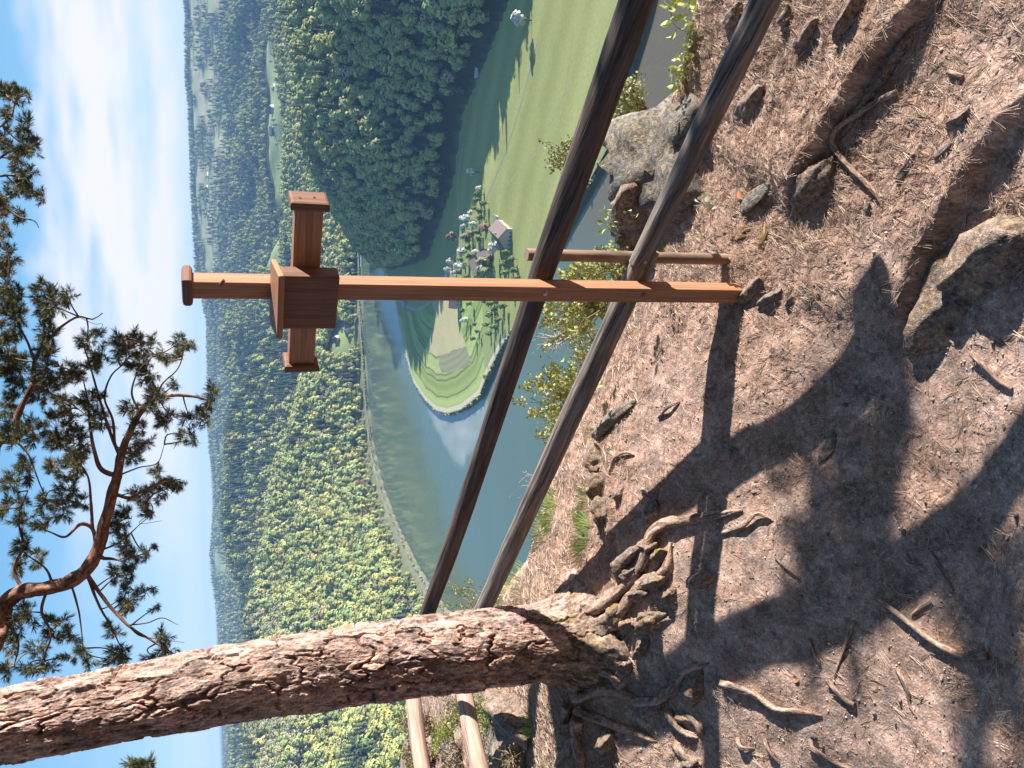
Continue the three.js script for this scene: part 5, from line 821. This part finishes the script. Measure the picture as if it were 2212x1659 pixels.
{
  const q = rng(9), L = [], z = (x, y) => [1287.6 + x * 0.311, y * 0.311];
  for (const [x, y] of [[500, 30], [530, 25], [545, 40], [525, 130], [495, 165], [545, 125], [540, 240], [600, 20], [640, 50], [665, 30], [745, 15], [620, 120], [690, 60], [720, 80], [650, 140], [700, 130], [740, 110], [610, 190], [665, 215], [690, 180], [722, 235], [640, 250], [670, 270], [620, 300], [650, 320], [690, 300], [720, 290], [590, 400], [620, 350], [660, 370], [600, 440], [640, 420], [540, 470], [510, 510], [560, 500], [590, 480], [570, 550], [610, 530], [600, 580], [630, 480], [580, 620], [550, 600]]) { L.push(z(x, y)); for (let k = 0; k < 2; k++) L.push(z(x + (q() - 0.5) * 60, y + (q() - 0.5) * 60)); }
  const zz = (A) => A.map(([x, y]) => z(x, y));
  sprig('trailing lime green leafy sprays hanging at the cliff edge beyond the rails', [zz([[480, -60], [520, 90], [545, 170], [610, 215], [680, 225]]), zz([[640, -60], [650, 100], [640, 220], [620, 330], [690, 365]]), zz([[740, -60], [700, 120], [690, 240], [640, 420], [560, 480], [500, 510]]), zz([[690, 300], [610, 480], [570, 560], [590, 640]])], L, 3.92, 19, [lime, limePale, limePale], 1.5);
  sprig('upright sapling with bright green leaves in front of the lichen spotted rock', [[[1335, 500], [1322, 480], [1305, 450]], [[1340, 510], [1322, 500], [1300, 470]]], [[1306, 446], [1312, 452], [1300, 455], [1318, 460], [1308, 463], [1325, 468], [1314, 472], [1303, 470], [1330, 478], [1320, 482], [1310, 484], [1300, 482], [1328, 490], [1316, 494], [1306, 497], [1334, 497], [1298, 500]], 3.95, 23, [lime, greenLeaf], 1.25);
  sprig('tiny two leaved seedling beside a bare twig at the rock', [[[1372, 490], [1366, 470], [1358, 455]]], [[1362, 452], [1372, 464], [1352, 458], [1376, 470]], 3.9, 24, [lime], 1.2);
  sprig('thin bent twig with a few broad green leaves behind the lower rail', [[[1330, 700, -0.1], [1290, 710], [1262, 690], [1250, 720], [1262, 750], [1255, 775]], [[1255, 775], [1225, 770], [1205, 780]], [[1290, 710], [1310, 780], [1300, 830]]], [[1266, 686], [1272, 694], [1244, 722], [1252, 730], [1262, 746], [1272, 738], [1254, 770], [1246, 776], [1217, 778], [1302, 826], [1298, 832], [1240, 714], [1280, 742]], 4.35, 27, [greenLeaf, lime], 1.5);
  sprig('pale silvery leaf rosette on the litter near the fence post', [[[1524, 448], [1518, 440]]], [[1514, 428], [1522, 424], [1530, 434], [1526, 446], [1512, 444], [1508, 436], [1534, 444], [1518, 450], [1540, 450]], 3.62, 29, [leafM(0.52, 0.55, 0.42)], 1.5);
}
// bushes just coming into leaf, rooted below the edge
function bush(label, foot, tips, depth, seed, leafMat_, n, size, spread, twigM = stemMat) {
  const q = rng(seed), t = thing('shrub', label, 'shrub'); const F = at(foot[0], foot[1], depth), st = [], P = [];
  for (const [X, Y, dd] of tips) {
    const e = at(X, Y, depth + (dd ?? 0) + (q() - 0.5) * 0.5), m = F.clone().lerp(e, 0.5).add(V((q() - 0.5) * 0.15, 0.03, (q() - 0.5) * 0.15)); const c = smooth([F, m, e], 14); st.push(limbGeo(c, (s) => mix(0.011, 0.002, s), 5, null, false));
    for (let k = 0; k < 7; k++) { const b = c[4 + Math.floor(q() * 10)], o = b.clone().add(V((q() - 0.5) * spread, (q() - 0.25) * spread, (q() - 0.5) * spread)); st.push(limbGeo([b, b.clone().lerp(o, 0.5).add(V(0, 0.01, 0)), o], (s) => mix(0.0028, 0.001, s), 4, null, false)); for (let i = 0; i < n; i++) { const p = b.clone().lerp(o, 0.35 + 0.65 * q()).add(V((q() - 0.5) * 0.06, (q() - 0.5) * 0.06, (q() - 0.5) * 0.06)); const g = LG[2].clone(); const Q = new THREE.Quaternion().setFromUnitVectors(UPY, V(q() - 0.5, q() - 0.2, q() - 0.5).normalize()); g.applyMatrix4(new THREE.Matrix4().compose(p, Q, V(1, 1, 1).multiplyScalar(size * (0.6 + 0.7 * q())))); P.push(g); } }
  }
  mesh('stems', mergeGeometries(st), twigM, t); if (P.length) { const f = mesh('foliage', mergeGeometries(P), leafMat_, t); f.userData.kind = 'stuff'; }
  return t;
}
const ochre = leafM(0.56, 0.56, 0.19), oliveL = leafM(0.40, 0.43, 0.17), palest = leafM(0.52, 0.50, 0.28);
bush('ochre leaved bush rising from the drop behind the cross', [1330, 640], [[1180, 665], [1200, 690], [1225, 650], [1240, 700], [1215, 720], [1250, 670], [1270, 640], [1190, 720], [1230, 580], [1250, 600], [1260, 570]], 5.2, 51, ochre, 26, 1.25, 0.28);
bush('budding yellowish bush over the water below the lower rail', [1330, 880], [[1170, 800], [1150, 830], [1145, 860], [1165, 850], [1190, 830], [1150, 900], [1170, 930], [1155, 950], [1185, 900], [1200, 960], [1215, 870], [1175, 980], [1210, 800]], 5.6, 52, ochre, 44, 1.0, 0.3, darkTwig);
bush('bare grey twigs reaching over the water behind the upper rail', [1260, 700], [[1150, 705], [1165, 720], [1180, 740], [1160, 745], [1195, 760], [1140, 725]], 5.6, 53, palest, 1, 0.4, 0.24, greyTwig);
bush('silvery twigs showing above the lower rail near the river', [1230, 1060], [[1125, 1050], [1130, 1020], [1118, 1075], [1150, 1035]], 5.8, 54, palest, 2, 0.5, 0.2, greyTwig);
bush('low olive bush beside the lichen grey boulder', [1400, 240], [[1330, 190], [1345, 210], [1360, 200], [1375, 180], [1390, 200], [1340, 230], [1400, 180], [1355, 180]], 4.75, 55, oliveL, 24, 0.9, 0.2);
bush('sparse olive bush right behind the upper rail', [1345, 300], [[1310, 260], [1325, 245], [1335, 270], [1320, 285]], 4.7, 56, palest, 20, 0.8, 0.18);
bush('thin green bush showing on the far side of the upper rail', [1250, 345], [[1212, 330], [1222, 345], [1215, 360], [1230, 325], [1235, 360]], 4.9, 57, oliveL, 20, 0.8, 0.18);
bush('grey green scrub at the river corner behind the pine', [1150, 1330], [[985, 1290], [1000, 1310], [1010, 1270], [1030, 1290], [975, 1325], [1040, 1320], [1060, 1270], [1000, 1340]], 7.2, 58, oliveL, 12, 1.1, 0.4);
function bankBush(label, X, Y, r, seed, mat, n, size, twigM) { const p = hit(X, Y), q = rng(seed), tips = []; for (let i = 0; i < 8; i++) { const a = q() * 6.283; tips.push([X - r * (0.3 + 0.7 * q()), Y + Math.sin(a) * r * 0.9, -0.1]); } bush(label, [X, Y], tips, p.dot(FWD) - 0.05, seed, mat, n, size, 0.2, twigM); }
const brownLeaf = std({ color: rgb(0.40, 0.30, 0.19) }), rust = std({ color: rgb(0.40, 0.25, 0.17) });
bankBush('bright yellow green broom bush between the pale rails', 985, 1592, 38, 801, lime, 14, 0.8, stemMat);
bankBush('olive scrub touching the pine above the lower pale rail', 1015, 1545, 34, 802, oliveL, 12, 0.8, stemMat);
bankBush('rusty leafless scrub between trunk and upper pale rail', 935, 1560, 30, 803, rust, 9, 0.8, darkTwig);
bankBush('straggly ochre grassy scrub at the lower pale rail', 1000, 1650, 34, 804, brownLeaf, 12, 0.8, greyTwig);
bankBush('brown twiggy scrub between both pale rails', 940, 1640, 34, 805, rust, 8, 0.9, darkTwig);
bankBush('grey green bush at the end of the upper pale rail', 905, 1570, 40, 806, oliveL, 14, 0.9, greyTwig);
bankBush('faded green bush above the upper pale rail', 915, 1648, 44, 807, oliveL, 14, 0.9, darkTwig);
bankBush('green bush against the shadowed side of the pine', 1075, 1548, 34, 808, greenLeaf, 12, 0.7, stemMat);
bankBush('tawny scrub on the open bank under the lower pale rail', 1085, 1620, 28, 809, brownLeaf, 10, 0.6, greyTwig);
bankBush('dry mossy scrub beside the brown boulder', 1120, 1650, 24, 810, brownLeaf, 10, 0.5, stemMat);
bush('ochre leaved bush leaning over the lower rail', [1330, 800], [[1235, 730], [1260, 760], [1240, 790], [1265, 820], [1230, 840], [1250, 870], [1225, 890], [1240, 930], [1210, 940], [1225, 980], [1200, 1000], [1270, 720]], 5.0, 67, ochre, 18, 0.9, 0.24, darkTwig);
bush('yellow green foliage filling the gap behind the fence post', [1380, 560], [[1290, 570], [1310, 590], [1275, 600], [1330, 580], [1300, 620], [1265, 580], [1285, 545], [1340, 560]], 4.6, 68, ochre, 20, 0.9, 0.2, stemMat);
// grass
const bladeMats = [leafM(0.46, 0.62, 0.2), leafM(0.5, 0.54, 0.28), leafM(0.62, 0.54, 0.34)];
function grass(X, Y, n, h, spread, mat, label) {
  const q = rng(Math.round(X + Y * 3)), o = hit(X, Y), t = []; for (let i = 0; i < n; i++) { const a = q() * 6.283, r = Math.sqrt(q()) * spread, x = o.x + Math.cos(a) * r, D = -o.z + Math.sin(a) * r * 0.7, l = h * (0.5 + 0.7 * q()), g = leafGeo(l, 0.0045, 0.3); const d = V(Math.cos(a) * 0.7 + (q() - 0.5), 1.1, Math.sin(a) * 0.6 + (q() - 0.5)).normalize(); g.applyMatrix4(new THREE.Matrix4().compose(V(x, groundY(x, D) - 0.004, -D), new THREE.Quaternion().setFromUnitVectors(UPY, d), V(1, 1, 1))); t.push(g); }
  return solo('grass_tuft', mergeGeometries(t), mat, label, 'grass');
}
grass(1188, 1105, 150, 0.09, 0.12, bladeMats[0], 'bright green grass tuft on the bank under the lower rail');
grass(1165, 1150, 120, 0.08, 0.12, bladeMats[1], 'dull green grass patch beyond the bright tuft');
grass(1262, 1085, 90, 0.08, 0.09, bladeMats[1], 'pale grass tuft on top of the rough rock step');
grass(1262, 1150, 150, 0.09, 0.10, bladeMats[0], 'fresh green grass growing at the end of the rock step');
grass(1256, 1185, 70, 0.07, 0.08, bladeMats[2], 'dry yellow grass beside the fresh green patch');
grass(1098, 1268, 130, 0.09, 0.14, bladeMats[0], 'vivid green grass patch just behind the pine root');
grass(1120, 1290, 80, 0.07, 0.12, bladeMats[2], 'withered grass at the foot of the pine bank');
grass(1150, 1570, 60, 0.10, 0.06, bladeMats[0], 'small green fern like tuft by the brown boulder');
grass(1540, 425, 40, 0.05, 0.06, bladeMats[2], 'few dry blades near the silvery rosette');
// moss cushions
function mossPad(A, B, wid, hgt, seed, col, label) {
  const a = hit(...A), b = hit(...B), c = a.clone().lerp(b, 0.5), L = a.distanceTo(b) / 2, x = b.clone().sub(a).normalize(), q = rng(seed), geos = [];
  let g = new THREE.IcosahedronGeometry(1, 5); const p = g.attributes.position; for (let i = 0; i < p.count; i++) { const v = V(p.getX(i), p.getY(i), p.getZ(i)); const k = 1 + 0.7 * fbm(v.x * 2 + seed, v.y * 2, v.z * 2, 3) + 0.3 * fbm(v.x * 11, v.y * 11 + seed, v.z * 11, 2) + 0.12 * nz(v.x * 28, v.y * 28, v.z * 28); p.setXYZ(i, v.x * k * L, v.y * k * hgt, v.z * k * wid / 2); } g.deleteAttribute('uv'); g = mergeVertices(g, 1e-6); g.computeVertexNormals();
  const m = solo('moss_cushion', g, std({ color: rgb(...col), roughness: 1 }), label, 'moss'); const u = gN(c.x, -c.z, 0.1), z = x.clone().cross(u).normalize(); m.quaternion.setFromRotationMatrix(new THREE.Matrix4().makeBasis(x, z.clone().cross(x).normalize(), z)); m.position.copy(c).addScaledVector(UPY, -hgt * 0.45);
}
mossPad([1432, 360], [1392, 450], 0.09, 0.028, 1, [0.30, 0.20, 0.05], 'golden brown moss strip along the edge behind the lower rail');
mossPad([1282, 942], [1272, 985], 0.06, 0.045, 2, [0.42, 0.31, 0.045], 'yellow moss cushion on the end of the pale stone slab');
mossPad([1440, 520], [1418, 560], 0.08, 0.025, 3, [0.34, 0.26, 0.06], 'olive yellow moss under the lower rail by the fence post');
mossPad([1620, 490], [1580, 520], 0.07, 0.022, 4, [0.22, 0.12, 0.055], 'rusty moss hump on the litter near the flat grey stone');
mossPad([1660, 480], [1640, 540], 0.06, 0.022, 5, [0.25, 0.14, 0.05], 'long rusty moss ridge right of the fence post');
mossPad([1300, 600], [1262, 640], 0.14, 0.05, 6, [0.36, 0.29, 0.07], 'olive yellow moss bank between the rails beside the cross');
mossPad([1400, 1340], [1370, 1370], 0.06, 0.03, 7, [0.34, 0.26, 0.05], 'yellow green moss on the rock wedged between the roots');
mossPad([1310, 1470], [1280, 1500], 0.08, 0.02, 8, [0.30, 0.25, 0.06], 'greenish moss spread over the foot of the pine');
mossPad([1420, 1130], [1395, 1160], 0.05, 0.02, 9, [0.30, 0.22, 0.05], 'dull moss on the pale stone under the first root');
// two dry leaves
for (const [X, Y, s, r, lab] of [[1730, 1466, 1.3, 0.4, 'orange brown dead leaf at the edge of the rail shadow'], [1599, 412, 1.6, 2.2, 'curled orange dead leaf by the flat grey stone']]) { const p = hit(X, Y), m = solo('dead_leaf', leafGeo(0.05, 0.026, 0.5), std({ color: rgb(0.48, 0.20, 0.10), roughness: 0.7 }), lab, 'leaf'); m.position.copy(p).add(V(0, 0.008, 0)); m.scale.setScalar(s * 0.8); m.rotation.set(-1.35, r, 0, 'YXZ'); }

// ── the pine standing outside the picture on the right, whose boughs shade the path
{
  const bx = 7.2, bD = 0.9, by = groundY(bx, bD), t = thing('pine_tree', 'tall pine outside the view on the right shading the path', 'tree', V(0, 0, 0));
  const axis = (y) => V(bx - 0.06 * (y - by), y, -bD + 0.03 * (y - by)); mesh('trunk', trunkGeo2(axis, by - 0.3, by + 8, 120, 48, (y) => mix(0.22, 0.05, (y - by) / 8), 9), barkMat, t);
  const q = rng(91), list = [];
  const S = [[1885, 680, 60, 50], [1870, 790, 80, 55], [1830, 900, 110, 70], [1825, 1010, 130, 75], [1825, 1120, 140, 75], [1800, 1225, 110, 60], [2110, 1200, 60, 70], [2160, 1310, 45, 60], [2090, 1300, 45, 40], [2150, 1460, 50, 50], [2085, 1560, 50, 40], [2190, 1180, 40, 50], [1800, 1630, 50, 30]];
  for (const [X, Y, rx, ry] of S) {
    const g0 = hit(X, Y), dist = 6.2 + (q() - 0.5) * 0.8, c = g0.clone().addScaledVector(SUNDIR, dist), r = axis(clamp(c.y + 0.5, by + 1, by + 7));
    mesh('limb', limbGeo(smooth([r, r.clone().lerp(c, 0.5).add(V(0, 0.12, 0)), c], 12), (k) => mix(0.022, 0.006, k), 7), branchMat, t);
    const n = Math.round(rx * ry / 400); for (let i = 0; i < n; i++) { const a = q() * 6.283, k = Math.sqrt(q()); const p = hit(X + Math.cos(a) * rx * k, Y + Math.sin(a) * ry * k).addScaledVector(SUNDIR, dist + (q() - 0.5) * 0.6); list.push({ v: i % 3, p, d: V(q() - 0.5, q(), q() - 0.5).normalize(), s: 2 + q(), c: [0.10, 0.11, 0.045] }); }
  }
  tuftMesh(list, t);
}
{ // unseen wooded slope, added behind the viewpoint to cut the low sky light
  const q = rng(65), L = [[], []]; for (let i = 0; i < 170; i++) { const D = -5 - Math.pow(q(), 1.3) * 36, x = (q() - 0.5) * 74, k = q() < 0.6 ? 0 : 1; const s = 0.5 + q() * 0.35; L[k].push({ p: V(x, groundExact(x, D) - 0.2, -D), s, w: s * (0.9 + 0.4 * q()), r: q() * 6, c: 1, col: k ? [0.25, 0.29, 0.10] : [0.085, 0.125, 0.065] }); }
  const g = thing('added_woodland', 'added unseen mixed conifer and broadleaf wood on the slope behind the viewpoint', 'woodland'); g.userData.kind = 'stuff'; instanced('conifer_crowns', kindGeo[4][0], kindMatWhite, L[0], null, g); instanced('broadleaf_crowns', kindGeo[0][1], kindMatWhite, L[1], null, g);
}
renderer.render(scene, camera);
